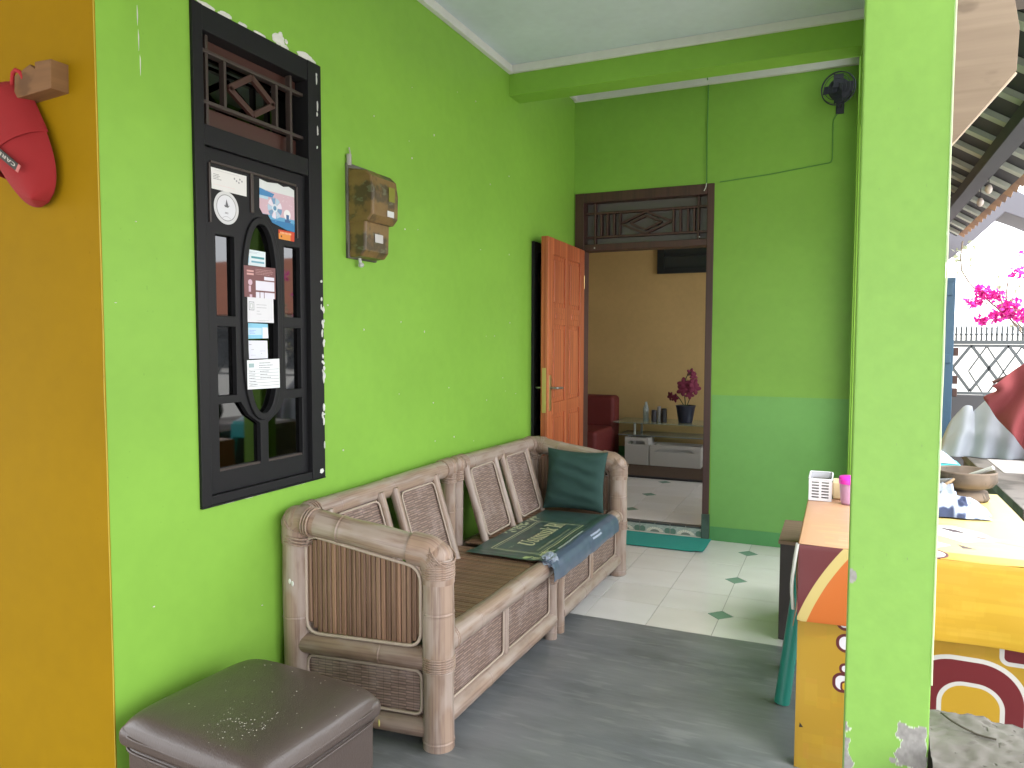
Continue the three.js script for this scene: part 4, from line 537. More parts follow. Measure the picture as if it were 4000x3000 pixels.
// ================================================================ things in the living room
{
  const FL = 0.0865;
  const rs = thing('red_sofa', 'dark red sofa seen past the open door', 'sofa', [-0.9, FL, -8.1]), red = std({ color: lin(0.16, 0.02, 0.018), roughness: 0.65, bumpMap: T.cloth, bumpScale: 0.001 });
  part(rs, 'arm', box(-1.6, -0.42, FL + 0.05, 0.83, -8.35, -8.1, 0.05), red); part(rs, 'seat', box(-1.6, -0.42, FL + 0.05, 0.5, -8.1, -7.45, 0.05), red); part(rs, 'back', box(-1.75, -1.5, FL + 0.05, 0.95, -8.34, -7.45, 0.06), red); part(rs, 'base', box(-1.7, -0.46, FL, FL + 0.05, -8.3, -7.5), std({ color: lin(0.02, 0.02, 0.02) }));
  lone('room_rug', muv(sheet((u, v) => [-0.35 + u * 1.5, FL + 0.012 + 0.004 * vn(u * 8, v * 6, 64, 64, 3), -7.26 - u * 0.07 - v * 0.95], 24, 16, 0.01)), std({ color: lin(0.12, 0.075, 0.05), roughness: 0.95, map: T.mottle, bumpMap: T.cloth, bumpScale: 0.003 }), 'brown rug on the living room floor', 'rug', [0.4, FL, -7.7]);
  lone('rug_border', box(-0.35, 1.15, FL, FL + 0.016, -7.3, -7.245, 0.004), std({ color: lin(0.02, 0.018, 0.02), roughness: 0.9 }), 'black edging strip along the front of the rug', 'rug edging', [0.4, FL, -7.27]);
  const gt = thing('glass_table', 'low glass table with white legs by the far wall', 'table', [0.15, FL, -8.25]);
  part(gt, 'top', box(-0.4, 0.75, 0.545, 0.557, -8.5, -7.98, 0.003), phys({ color: lin(0.75, 0.88, 0.84), transmission: 0.85, thickness: 0, roughness: 0.05 })); part(gt, 'shelf', box(-0.36, 0.7, 0.4, 0.41, -8.46, -8.05, 0.003), std({ color: lin(0.2, 0.22, 0.22), roughness: 0.2 }));
  for (const [x, z] of [[-0.18, -8.1], [0.62, -8.1], [-0.18, -8.42], [0.62, -8.42]]) part(gt, 'leg', bar([x, FL, z], [x, 0.545, z], 0.013), std({ color: lin(0.6, 0.6, 0.58), roughness: 0.4 }));
  const wc = (x0, x1, y1, label) => { const c = thing('white_crate', label, 'crate', [(x0 + x1) / 2, FL + 0.02, -8.0]); const m = std({ color: lin(0.55, 0.53, 0.5), roughness: 0.5 }); const w = x1 - x0; part(c, 'front', extrude([[x0, FL + 0.02], [x1, FL + 0.02], [x1, y1], [x0, y1]], 0.012, 0.002, [[[x0 + w * 0.1, y1 - 0.075], [x0 + w * 0.88, y1 - 0.075], [x0 + w * 0.8, y1 - 0.035], [x0 + w * 0.18, y1 - 0.035]]]).translate(0, 0, -7.93), m); part(c, 'side', box(x0, x0 + 0.012, FL + 0.02, y1 - 0.002, -8.2, -7.932), m); part(c, 'side', box(x1 - 0.012, x1, FL + 0.02, y1 - 0.002, -8.2, -7.932), m); part(c, 'back', box(x0 + 0.012, x1 - 0.012, FL + 0.02, y1 - 0.002, -8.2, -8.188), m); part(c, 'floor', box(x0 + 0.012, x1 - 0.012, FL + 0.02, FL + 0.032, -8.188, -7.932), m); };
  wc(-0.24, 0.02, 0.4, 'taller white plastic crate under the glass table'); wc(0.035, 0.58, 0.33, 'lower white plastic crate beside the taller one');
  const ob = thing('orchid_pot', 'dark pot of dull pink orchids on the glass table', 'potted plant', [0.36, 0.557, -8.2]), pet = std({ color: lin(0.2, 0.025, 0.06), roughness: 0.8, side: THREE.DoubleSide });
  part(ob, 'pot', lathe([[0.0001, 0], [0.07, 0], [0.075, 0.01], [0.1, 0.16], [0.11, 0.19], [0.1, 0.19], [0.09, 0.16], [0.0001, 0.15]]).translate(0.36, 0.557, -8.2), std({ color: lin(0.02, 0.022, 0.04), roughness: 0.4 }));
  const fl = (x, y, z, s) => { const gs = []; for (let i = 0; i < 5; i++) { const g = new THREE.SphereGeometry(1, 8, 6); g.scale(s, s * 0.6, s * 0.2); g.translate(s * 0.8, 0, 0); g.rotateZ(i * 1.257 + x * 30); g.rotateY((x - 0.36) * 4); g.translate(x, y, z); gs.push(g); } return join(gs); };
  for (const pts of [[[0.36, 0.73, -8.2], [0.35, 0.9, -8.17], [0.37, 1.05, -8.14], [0.43, 1.12, -8.12]], [[0.35, 0.73, -8.2], [0.27, 0.85, -8.18], [0.19, 0.86, -8.15]], [[0.37, 0.73, -8.2], [0.43, 0.9, -8.2], [0.46, 0.98, -8.18]]]) part(ob, 'stem', tube(pts, 0.005), std({ color: lin(0.04, 0.06, 0.02) }));
  for (const [x, y, s] of [[0.35, 0.98, 0.045], [0.38, 0.93, 0.045], [0.33, 0.92, 0.04], [0.46, 0.94, 0.042], [0.45, 0.99, 0.036], [0.42, 1.11, 0.028], [0.45, 1.07, 0.026], [0.2, 0.85, 0.03], [0.25, 0.83, 0.03], [0.41, 0.87, 0.03]]) part(ob, 'flower', fl(x, y, -8.15, s), pet);
  lone('water_bottle', lathe([[0.0001, 0], [0.032, 0], [0.033, 0.01], [0.033, 0.14], [0.014, 0.19], [0.014, 0.215], [0.0001, 0.215]]).translate(-0.08, 0.557, -8.2), phys({ color: lin(0.7, 0.8, 0.85), transmission: 0.8, thickness: 0, roughness: 0.1 }), 'clear plastic bottle on the glass table', 'bottle', [-0.08, 0.557, -8.2]);
  for (const [x, r, h, c, lb] of [[0.02, 0.03, 0.13, [0.05, 0.05, 0.06], 'dark tin next to the clear bottle'], [0.075, 0.02, 0.17, [0.3, 0.3, 0.3], 'slim grey flask between the two dark tins'], [0.13, 0.032, 0.15, [0.02, 0.02, 0.022], 'black tin nearest the orchid pot']]) lone('tin', lathe([[0.0001, 0], [r, 0], [r * 1.02, 0.006], [r, h * 0.9], [r * 0.9, h], [0.0001, h]]).translate(x, 0.557, -8.17), std({ color: lin(...c), roughness: 0.35 }), lb, 'tin', [x, 0.557, -8.17], 'tins on the glass table');
  const pf = thing('dark_window', 'dark framed window high on the far living room wall', 'window', [0.4, 2.2, -8.59]);
  part(pf, 'frame', join(box(-0.06, 0.02, 2.225, 2.9, -8.6, -8.56), box(0.02, 0.95, 2.225, 2.28, -8.6, -8.561), box(0.95, 1.02, 2.225, 2.9, -8.6, -8.56), box(0.02, 0.95, 2.85, 2.9, -8.6, -8.561)), std({ color: lin(0.01, 0.016, 0.018), roughness: 0.4 })); part(pf, 'pane', box(0.02, 0.95, 2.28, 2.85, -8.598, -8.59), std({ color: lin(0.035, 0.045, 0.045), roughness: 0.15 })); part(pf, 'bar', box(0.02, 0.95, 2.42, 2.44, -8.59, -8.57), std({ color: lin(0.012, 0.016, 0.018) }));
}
// ================================================================ the stall table behind the pillar
{
  const TH = 0.78, x0 = 1.8, x1 = 2.555, zf = -2.62, zb = -3.83;
  const t = thing('stall_table', 'table draped in yellow and orange banners behind the pillar', 'table', [2.18, 0, -3.2]), wood = std({ map: T.woodDark, roughness: 0.7 });
  part(t, 'table_top', box(x0 + 0.01, x1 - 0.01, TH - 0.035, TH - 0.008, zb + 0.01, zf - 0.01), wood); for (const [x, z] of [[x0 + 0.05, zf - 0.06], [x1 - 0.05, zf - 0.06], [x0 + 0.05, zb + 0.06], [x1 - 0.05, zb + 0.06]]) part(t, 'leg', box(x - 0.022, x + 0.022, 0.004, TH - 0.035, z - 0.022, z + 0.022, 0.003), wood);
  const U = (x, W) => (x - x0) / (x1 - x0) * W;
  const top = print(1024, 1024, (g, W, H) => { // u: x, v: depth (front at the bottom)
    g.fillStyle = '#d9c27c'; g.fillRect(0, 0, W, H); g.fillStyle = '#bd9274'; g.fillRect(0, 0, U(2.06, W), H); for (let i = 0; i < 260; i++) { g.fillStyle = `rgba(${220 + rnd() * 30},${180 + rnd() * 40},${120 + rnd() * 60},.12)`; g.fillRect(rnd() * W, rnd() * H, 20 + rnd() * 140, 4 + rnd() * 20); }
    g.fillStyle = '#c79c34'; g.fillRect(U(2.06, W), H * 0.93, W, H); const sh = (pts, c) => { g.fillStyle = c; g.beginPath(); pts.forEach(([x, y], i) => (i ? g.lineTo(U(x, W), y * H) : g.moveTo(U(x, W), y * H))); g.fill(); };
    sh([[2.2, 0.62], [2.3, 0.6], [2.38, 0.66], [2.42, 0.75], [2.3, 0.8], [2.22, 0.72]], '#f1efe9'); sh([[2.24, 0.62], [2.3, 0.645], [2.34, 0.69], [2.29, 0.68]], '#4a3a38'); sh([[2.34, 0.7], [2.41, 0.735], [2.36, 0.745]], '#7b6f62'); sh([[2.19, 0.8], [2.26, 0.85], [2.2, 0.9]], '#f3f2ee'); sh([[2.28, 0.83], [2.33, 0.87], [2.29, 0.875]], '#51403c'); g.strokeStyle = '#8a6f28'; g.lineWidth = 3; g.beginPath(); g.moveTo(U(2.4, W), H * 0.76); g.lineTo(W, H * 0.82); g.stroke(); g.beginPath(); g.moveTo(U(2.2, W), H * 0.58); g.lineTo(U(2.32, W), H * 0.575); g.stroke();
    g.fillStyle = '#f3f1ec'; g.strokeStyle = '#5c2a2c'; g.lineWidth = 12; g.beginPath(); g.ellipse(U(2.19, W), H * 0.955, 60, 44, 0, 0, 7); g.fill(); g.stroke(); g.fillStyle = '#4a2f30'; g.beginPath(); g.arc(U(2.19, W), H * 0.945, 15, 0, 7); g.fill();
  });
  part(t, 'top_cloth', sheet((u, v) => [x0 + u * (x1 - x0), TH - 0.004 + 0.004 * vn(u * 7, v * 9, 64, 64, 3), zf + v * (zb - zf)], 30, 40, 0.003), std({ map: top, roughness: 0.4 }));
  const drop = print(1024, 400, (g, W, H) => { // upper flap y 0.52..0.78
    g.fillStyle = '#c0982c'; g.fillRect(0, 0, W, H); for (let i = 0; i < 130; i++) { g.fillStyle = `rgba(${225 + rnd() * 30},${180 + rnd() * 40},${60 + rnd() * 60},.05)`; g.fillRect(rnd() * W, rnd() * H, 60 + rnd() * 220, 8 + rnd() * 40); }
    const X = U(2.06, W); g.fillStyle = '#b9632a'; g.fillRect(0, 0, X, H); g.fillStyle = '#5e2226'; g.beginPath(); g.moveTo(0, 0); g.lineTo(0, H); g.lineTo(U(1.96, W), H); g.lineTo(20, 0); g.fill();
    g.strokeStyle = '#bdaa6c'; g.lineWidth = 44; g.beginPath(); g.moveTo(U(1.812, W), 0); g.quadraticCurveTo(U(1.86, W), H * 0.55, U(1.965, W), H * 1.05); g.stroke();
  });
  part(t, 'front_flap', sheet((u, v) => { const fold = 0.006 * Math.sin(u * 13 + v * 2) * v + 0.008 * vn(u * 5, v * 3, 64, 64, 5) * v; return [x0 + u * (x1 - x0), TH - 0.003 - (1 - (1 - v)) * 0.255, zf + 0.006 + fold]; }, 60, 14, 0.002).scale(1, 1, 1), std({ map: (() => { drop.flipY = true; return drop; })(), roughness: 0.38 }));
  const low = print(1024, 768, (g, W, H) => { // lower banner, y 0..0.56
    const Y = (y) => (0.56 - y) / 0.56 * H; g.fillStyle = '#b08a28'; g.fillRect(0, 0, W, H); for (let i = 0; i < 160; i++) { g.fillStyle = `rgba(${150 + rnd() * 80},${130 + rnd() * 60},${30 + rnd() * 60},.1)`; g.fillRect(rnd() * W, rnd() * H, 20 + rnd() * 80, 20 + rnd() * 90); }
    const blob = (x, y, w, h, r, fill, line, lw) => { g.beginPath(); const a = U(x, W), b = Y(y), ww = U(x0 + w, W), hh = h / 0.56 * H, rd = U(x0 + r, W); g.roundRect ? g.roundRect(a, b, ww, hh, rd) : g.rect(a, b, ww, hh); g.fillStyle = fill; g.fill(); if (lw) { g.strokeStyle = line; g.lineWidth = lw; g.stroke(); } };
    g.lineJoin = 'round'; blob(1.925, 0.56, 0.1, 0.055, 0.02, '#dcd8de', '#5c2226', 13); blob(1.925, 0.485, 0.1, 0.055, 0.025, '#dcd8de', '#5c2226', 13); blob(1.936, 0.385, 0.09, 0.03, 0.014, '#dcd8de', '#5c2226', 11); blob(1.917, 0.35, 0.1, 0.058, 0.024, '#dcd8de', '#5c2226', 13); blob(1.94, 0.325, 0.06, 0.03, 0.01, '#d0a92c', '#5c2226', 8);
    blob(2.13, 0.466, 0.325, 0.34, 0.13, '#6d2329', '#cfccc8', 20); blob(2.222, 0.386, 0.17, 0.17, 0.07, '#c0982c', '#cfccc8', 18); blob(2.385, 0.58, 0.25, 0.11, 0.02, '#6d2329', '#cfccc8', 18);
    g.fillStyle = '#2c241c'; g.beginPath(); g.moveTo(U(1.815, W), Y(0.16)); g.lineTo(U(1.826, W), Y(0.145)); g.lineTo(U(1.813, W), Y(0.143)); g.fill();
  });
  part(t, 'lower_banner', sheet((u, v) => { const f = 0.012 * vn(u * 4, v * 3, 64, 64, 7); return [x0 + 0.001 + u * (x1 - x0 - 0.002), 0.006 + v * 0.554, zf - 0.018 + f]; }, 40, 24, 0.002), std({ map: low, roughness: 0.42 }));
  part(t, 'side_cloth', sheet((u, v) => [x0 - 0.003 - 0.012 * vn(u * 5, v * 3, 64, 64, 9) * (1 - v), TH - 0.004 - (1 - v) * 0.28, zb + u * (zf - zb)], 40, 12, 0.002), std({ color: lin(0.45, 0.2, 0.07), roughness: 0.45 }));
  part(t, 'corner_tie', tube([[x0 - 0.004, TH, zf + 0.01], [x0 - 0.012, TH - 0.06, zf + 0.006], [x0 - 0.02, TH - 0.15, zf - 0.005], [x0 - 0.014, TH - 0.23, zf - 0.01]], 0.006), std({ color: lin(0.5, 0.5, 0.46), roughness: 0.6 }));
  // what lies on it
  const bk = thing('slotted_basket', 'white slotted plastic basket at the left of the draped table', 'basket', [1.845, TH, -3.45]), wm = std({ color: lin(0.62, 0.62, 0.66), roughness: 0.45 });
  { const a = 1.8, b = 1.89, h = 0.09, z = -3.36; const holes = []; for (let r = 0; r < 6; r++) for (let c = 0; c < 2; c++) holes.push([[a + 0.012 + c * 0.038, TH + 0.012 + r * 0.0125], [a + 0.04 + c * 0.038, TH + 0.012 + r * 0.0125], [a + 0.04 + c * 0.038, TH + 0.018 + r * 0.0125], [a + 0.012 + c * 0.038, TH + 0.018 + r * 0.0125]]); part(bk, 'front', extrude([[a, TH], [b, TH], [b, TH + h], [a, TH + h]], 0.003, 0, holes).translate(0, 0, z), wm); part(bk, 'back', box(a, b, TH, TH + h, z - 0.2, z - 0.197), wm); part(bk, 'side', box(a, a + 0.003, TH, TH + h, z - 0.196, z), wm); part(bk, 'side', box(b - 0.003, b, TH, TH + h, z - 0.196, z), wm); part(bk, 'rim', rim([[a, TH + h, z], [b, TH + h, z], [b, TH + h, z - 0.2], [a, TH + h, z - 0.2]], 0.01, 0.004), wm); part(bk, 'floor', box(a + 0.003, b - 0.003, TH + 0.001, TH + 0.004, z - 0.196, z), wm); part(bk, 'contents', box(a + 0.008, b - 0.008, TH + 0.005, TH + 0.07, z - 0.18, z - 0.02, 0.01), std({ color: lin(0.12, 0.11, 0.1) })); }
  lone('cream_packet', box(1.893, 1.935, TH, TH + 0.075, -3.52, -3.42, 0.008), std({ color: lin(0.6, 0.5, 0.28), roughness: 0.5 }), 'cream packet between the slotted basket and the pink cup', 'packet', [1.915, TH, -3.47]);
  const cup = thing('pink_cup', 'lilac and pink plastic cup with bright pink lid beside the pillar', 'cup', [1.958, TH, -3.34]); part(cup, 'body', lathe([[0.0001, 0], [0.03, 0], [0.034, 0.01], [0.04, 0.09], [0.037, 0.09], [0.03, 0.012], [0.0001, 0.012]]).translate(1.958, TH, -3.34), std({ color: lin(0.5, 0.28, 0.45), roughness: 0.35 })); part(cup, 'lid', lathe([[0.042, 0.086], [0.043, 0.1], [0.04, 0.115], [0.0001, 0.12]]).translate(1.958, TH, -3.34), std({ color: lin(0.75, 0.04, 0.5), roughness: 0.35 }));
  const mo = thing('stone_mortar', 'grey brown stone mortar on a foot, on the yellow cloth', 'mortar', [2.41, TH, -3.66]), st = std({ map: T.concrete, color: lin(0.62, 0.5, 0.42), roughness: 0.8, bumpMap: T.plaster, bumpScale: 0.002 });
  part(mo, 'bowl', muv(lathe([[0.0001, 0.0], [0.085, 0], [0.092, 0.012], [0.082, 0.04], [0.06, 0.046], [0.1, 0.062], [0.118, 0.085], [0.115, 0.122], [0.104, 0.122], [0.085, 0.085], [0.0001, 0.072]], 36).translate(2.41, TH, -3.66)), st);
  part(mo, 'rim_band', new THREE.TorusGeometry(0.11, 0.006, 6, 40).rotateX(Math.PI / 2).translate(2.41, TH + 0.121, -3.66), st);
  lone('white_pestle', bar([2.42, TH + 0.1, -3.66], [2.5, TH + 0.15, -3.6], 0.009), std({ color: lin(0.62, 0.62, 0.6), roughness: 0.5 }), 'white stick leaning in the stone mortar', 'pestle', [2.44, TH + 0.1, -3.64]);
  const pl = thing('stacked_dishes', 'stack of dark dishes and ladles half hidden by the pillar', 'dishes', [2.27, TH, -3.62]); part(pl, 'plate', lathe([[0.0001, 0], [0.07, 0], [0.12, 0.02], [0.118, 0.026], [0.0001, 0.01]]).translate(2.25, TH, -3.6), std({ color: lin(0.3, 0.29, 0.27), roughness: 0.4 })); part(pl, 'bowl', lathe([[0.0001, 0.03], [0.06, 0.03], [0.12, 0.1], [0.115, 0.103], [0.0001, 0.045]]).translate(2.25, TH, -3.62), std({ color: lin(0.2, 0.22, 0.23), roughness: 0.4 })); for (let i = 0; i < 4; i++) part(pl, 'wooden_spoon', bar([2.2 + i * 0.02, TH + 0.035, -3.52], [2.32 + i * 0.012, TH + 0.075 + i * 0.008, -3.5 - i * 0.02], 0.006), std({ color: lin(0.35, 0.25, 0.15), roughness: 0.7 }));
  // crumpled cloth
  const ridge = (x, y, k) => 1 - Math.abs(2 * vn(x, y, 64, 64, k) - 1);
  const cl = sheet((u, v) => { const a = u * 2 - 1, b = v * 2 - 1, ed = 1 + 0.22 * (vn(Math.atan2(b, a) * 2.2 + 9, 3, 64, 64, 5) - 0.5), rad = Math.max(Math.abs(a), Math.abs(b)), rd = Math.min(1, Math.hypot(a, b) * 0.8 + rad * 0.2), e = Math.pow(Math.max(0, 1 - rd * rd), 0.85); const h = 0.035 + 0.05 * ridge(u * 4 + v * 1.5 + 2, v * 3 + 1, 3) + 0.035 * ridge(u * 9 + 4, v * 8 - u * 3 + 9, 8) + 0.014 * ridge(u * 17, v * 15 + u * 4, 12); return [2.315 + a * 0.135 * ed + 0.02 * (vn(v * 5, u * 4, 64, 64, 4) - 0.5), TH + 0.004 + h * e * (u < 0.55 ? 1 : 0.65), -3.34 + b * 0.105 * ed + 0.02 * (vn(u * 6, v * 4, 64, 64, 6) - 0.5)]; }, 80, 64, 0.0015);
  const plaid = tex(256, 1, (u, v) => { const a = sm(0.58, 0.66, fbm(u, v, 5, 4, 3, 201)); return mix([0.66, 0.7, 0.78], [0.2, 0.24, 0.36], a); });
  lone('crumpled_cloth', cl, std({ map: plaid, roughness: 0.8, bumpMap: T.cloth, bumpScale: 0.001 }), 'crumpled white and blue cloth in front of the stone mortar', 'cloth', [2.33, TH, -3.33]);
}
{ // stool and cabinet between table and end wall
  const tl = std({ color: lin(0.012, 0.2, 0.15), roughness: 0.4 });
  const stool = (name, label, cx, y0, cz, h, m, sp = 0.03, hw = 0.14) => { const s = thing(name, label, 'stool', [cx, y0, cz]); part(s, 'seat', box(cx - hw, cx + hw, y0 + h - 0.035, y0 + h, cz - hw, cz + hw, 0.015), m); for (const a of [-1, 1]) for (const b of [-1, 1]) { const g = new THREE.CylinderGeometry(0.026, 0.03, h - 0.03, 12); g.translate(0, (h - 0.03) / 2, 0); part(s, 'leg', along(g, V(cx + a * (hw + sp), y0, cz + b * (hw + sp)), V(cx + a * (hw - 0.022), y0 + h - 0.03, cz + b * (hw - 0.022))), m); } part(s, 'apron', join(...[-1, 1].flatMap((a) => [box(cx + a * hw - 0.012, cx + a * hw + 0.004, y0 + h - 0.13, y0 + h - 0.02, cz - hw, cz + hw, 0.004), box(cx - hw, cx + hw, y0 + h - 0.13, y0 + h - 0.02, cz + a * hw - 0.004, cz + a * hw + 0.012, 0.004)])), m); return s; };
  stool('plastic_stool', 'green plastic stool tucked under the draped table', 1.9, 0.004, -3.26, 0.54, tl, 0.035, 0.135);
  const c = thing('dark_cabinet', 'low dark cabinet standing behind the green stool', 'cabinet', [1.85, 0, -4.0]), dm = std({ color: lin(0.028, 0.022, 0.018), roughness: 0.6 });
  part(c, 'carcass', box(1.665, 1.96, 0.004, 0.475, -4.2, -3.76, 0.004), dm); part(c, 'top_board', box(1.657, 1.962, 0.475, 0.493, -4.21, -3.75, 0.003), std({ map: T.ply, color: lin(0.55, 0.5, 0.45), roughness: 0.8 }));
  stool('teal_stool', 'teal plastic stool with a pale blue bag, beyond the stone mortar', 2.42, 0.3, -4.62, 0.5, std({ color: lin(0.05, 0.42, 0.45), roughness: 0.4 }), 0.02, 0.09).position.y = 0.3;
  lone('stool_crate', box(2.28, 2.56, -0.045, 0.3, -4.78, -4.46, 0.006), std({ color: lin(0.07, 0.07, 0.08), roughness: 0.7 }), 'dark crate under the teal stool', 'crate', [2.42, -0.045, -4.62]);
  const bag = sheet((u, v) => { const e = Math.sin(Math.PI * Math.min(1, u * 1.02)) * Math.sin(Math.PI * v); return [2.34 + u * 0.15, 0.803 + 0.07 * Math.pow(Math.max(0, e), 0.6) * (1 - u * 0.6) + 0.01 * vn(u * 6, v * 6, 64, 64, 2) * e, -4.54 - v * 0.15]; }, 20, 16, 0.002); lone('blue_bag', bag, std({ color: lin(0.45, 0.6, 0.68), roughness: 0.4 }), 'pale blue plastic bag on the teal stool', 'bag', [2.41, 0.8, -4.6]);
}
// ================================================================ the open side
{ // broken low wall at the foot of the pillar
  const g = sheet((u, v) => { const n = fbm(u * 0.5 + 0.1, v * 0.5 + 0.2, 16, 16, 6, 3), m = fbm(u + 0.3, v + 0.1, 90, 60, 4, 13), q = (n - 0.5) * 0.4 + (m - 0.5) * 0.18; const x = 2.101 + u * 1.5; if (v < 0.45) { const k = v / 0.45; return [x, -0.06 + k * (0.655 + 0.06 * q), -1.55 + 0.04 * q - 0.02 * k]; } if (v < 0.8) { const k = (v - 0.45) / 0.35; return [x, 0.6 + 0.075 * q + 0.035 * k, -1.57 - k * 0.26 + 0.02 * q]; } const k = (v - 0.8) / 0.2; return [x, 0.635 + 0.075 * q - k * 0.69, -1.835 - 0.01 * k]; }, 200, 160); lone('low_wall', muv(g), std({ map: T.concrete, color: lin(0.62, 0.61, 0.6), bumpMap: T.concrete, bumpScale: 0.02, roughness: 0.95 }), 'rough broken low concrete wall at the foot of the pillar', 'low wall', [2.5, 0, -1.7]);
  lone('twig', tube([[2.13, 0.652, -1.8], [2.15, 0.648, -1.775], [2.19, 0.636, -1.765], [2.225, 0.634, -1.76]], 0.0022, false, 16, 6), std({ color: lin(0.06, 0.05, 0.035), roughness: 0.9 }), 'small dark twig lying on the broken low wall', 'twig', [2.17, 0.63, -1.78]);
}
{ // brown board hanging off the lean-to, one corner cut away
  const z = -2.3, b = thing('brown_board', 'upright brown plywood board with a cut corner beside the pillar top', 'board', [2.25, 1.95, z]); const pts = [[2.1, 1.9], [2.1766, 1.986], [2.3005, 2.14], [2.303, 2.245], [2.288, 2.33], [2.287, 2.86], [2.1, 2.98]];
  part(b, 'panel', muv(extrude(pts, 0.016, 0.001).translate(0, 0, z)), M.ply); part(b, 'cut_edge', beamBox([2.1, 1.895, z - 0.001], [2.301, 2.137, z - 0.001], 0.008, 0.02), M.plyEdge);
  lone('roof_bracket', box(2.29, 2.6, 2.33, 2.826, z - 0.1, z - 0.03, 0.006), std({ map: T.concrete, color: lin(0.6, 0.56, 0.58), roughness: 0.85 }), 'grey block behind the top of the brown board', 'block', [2.45, 2.33, z - 0.06]);
}
{ // lean-to roof seen from below: dark sheets on pale rafters, clay tile eave
  const Y = (x) => 2.665 - 0.63 * (x - 2.74), r = thing('lean_to_roof', 'low lean-to roof of dark sheets on pale rafters, right of the pillar', 'roof', [2.5, 2.5, -5.5]);
  const dark = std({ color: lin(0.035, 0.038, 0.05), roughness: 0.8 }), pale = std({ color: lin(0.42, 0.46, 0.43), roughness: 0.8, map: T.mottle }), z0 = -2.45, z1 = -9.2, zN = -2.9;
  part(r, 'sheeting', sheet((u, v) => [2.14 + v * 0.85, Y(2.14 + v * 0.85) + 0.062, zN + u * (z1 - zN)], 40, 4, 0.01), dark);
  for (let i = 0; i < 15; i++) { const z = -3.0 - i * 0.42 + rr(-0.02, 0.02); part(r, 'rafter', beamBox([2.15, Y(2.15) + 0.04, z], [2.975, Y(2.975) + 0.04, z], 0.03, 0.085), pale); }
  part(r, 'purlin', box(2.7, 2.8, 2.555, 2.64, z1, zN, 0.004), dark); part(r, 'purlin', box(2.3, 2.38, 2.82, 2.9, z1, -2.3, 0.004), dark); part(r, 'ledger', box(2.13, 2.17, 2.9, 3.02, z1, -2.3), dark);
  const tg = sheet((u, v) => { const a = u * 2 - 1; return [0.12 * v, 0.03 * (1 - a * a) - 0.075 * v, a * 0.105]; }, 8, 3, 0.01), clay = [0, 1, 2].map((i) => std({ color: lin(0.26 + i * 0.04, 0.17 + i * 0.02, 0.13), roughness: 0.9 })); for (let i = 0; i < 29; i++) put(r, 'eave_tile', tg, clay[i % 3], 2.93, Y(2.93) + 0.075, -2.95 - i * 0.215);
  for (const [x, z, l] of [[2.79, -5.95, 0.07], [2.8, -6.35, 0.09]]) { const b = thing('hanging_bulb', z > -6.1 ? 'pale unlit bulb hanging under the lean-to roof, the nearer one' : 'pale unlit bulb hanging under the lean-to roof, the farther one', 'bulb', [x, 2.55 - l, z], 'bulbs under the lean-to roof'); part(b, 'cord', bar([x, 2.6, z], [x, 2.55 - l + 0.04, z], 0.003), dark); part(b, 'glass_bulb', sphere(x, 2.55 - l, z, 0.022, 0.032, 0.022, 14), std({ color: lin(0.5, 0.44, 0.4), roughness: 0.4 })); }
  lone('far_roof', muv(extrude([[2.4, 1.86], [3.164, 2.545], [3.448, 2.835], [3.62, 2.755], [4.2, 2.45], [4.2, 2.6], [3.448, 3.1], [2.4, 2.1]], 0.6, 0.01).translate(0, 0, -10)), std({ color: lin(0.1, 0.1, 0.115), roughness: 0.8 }), 'grey gable roof beyond the lean-to', 'roof', [3.4, 1.9, -9.7]);
}
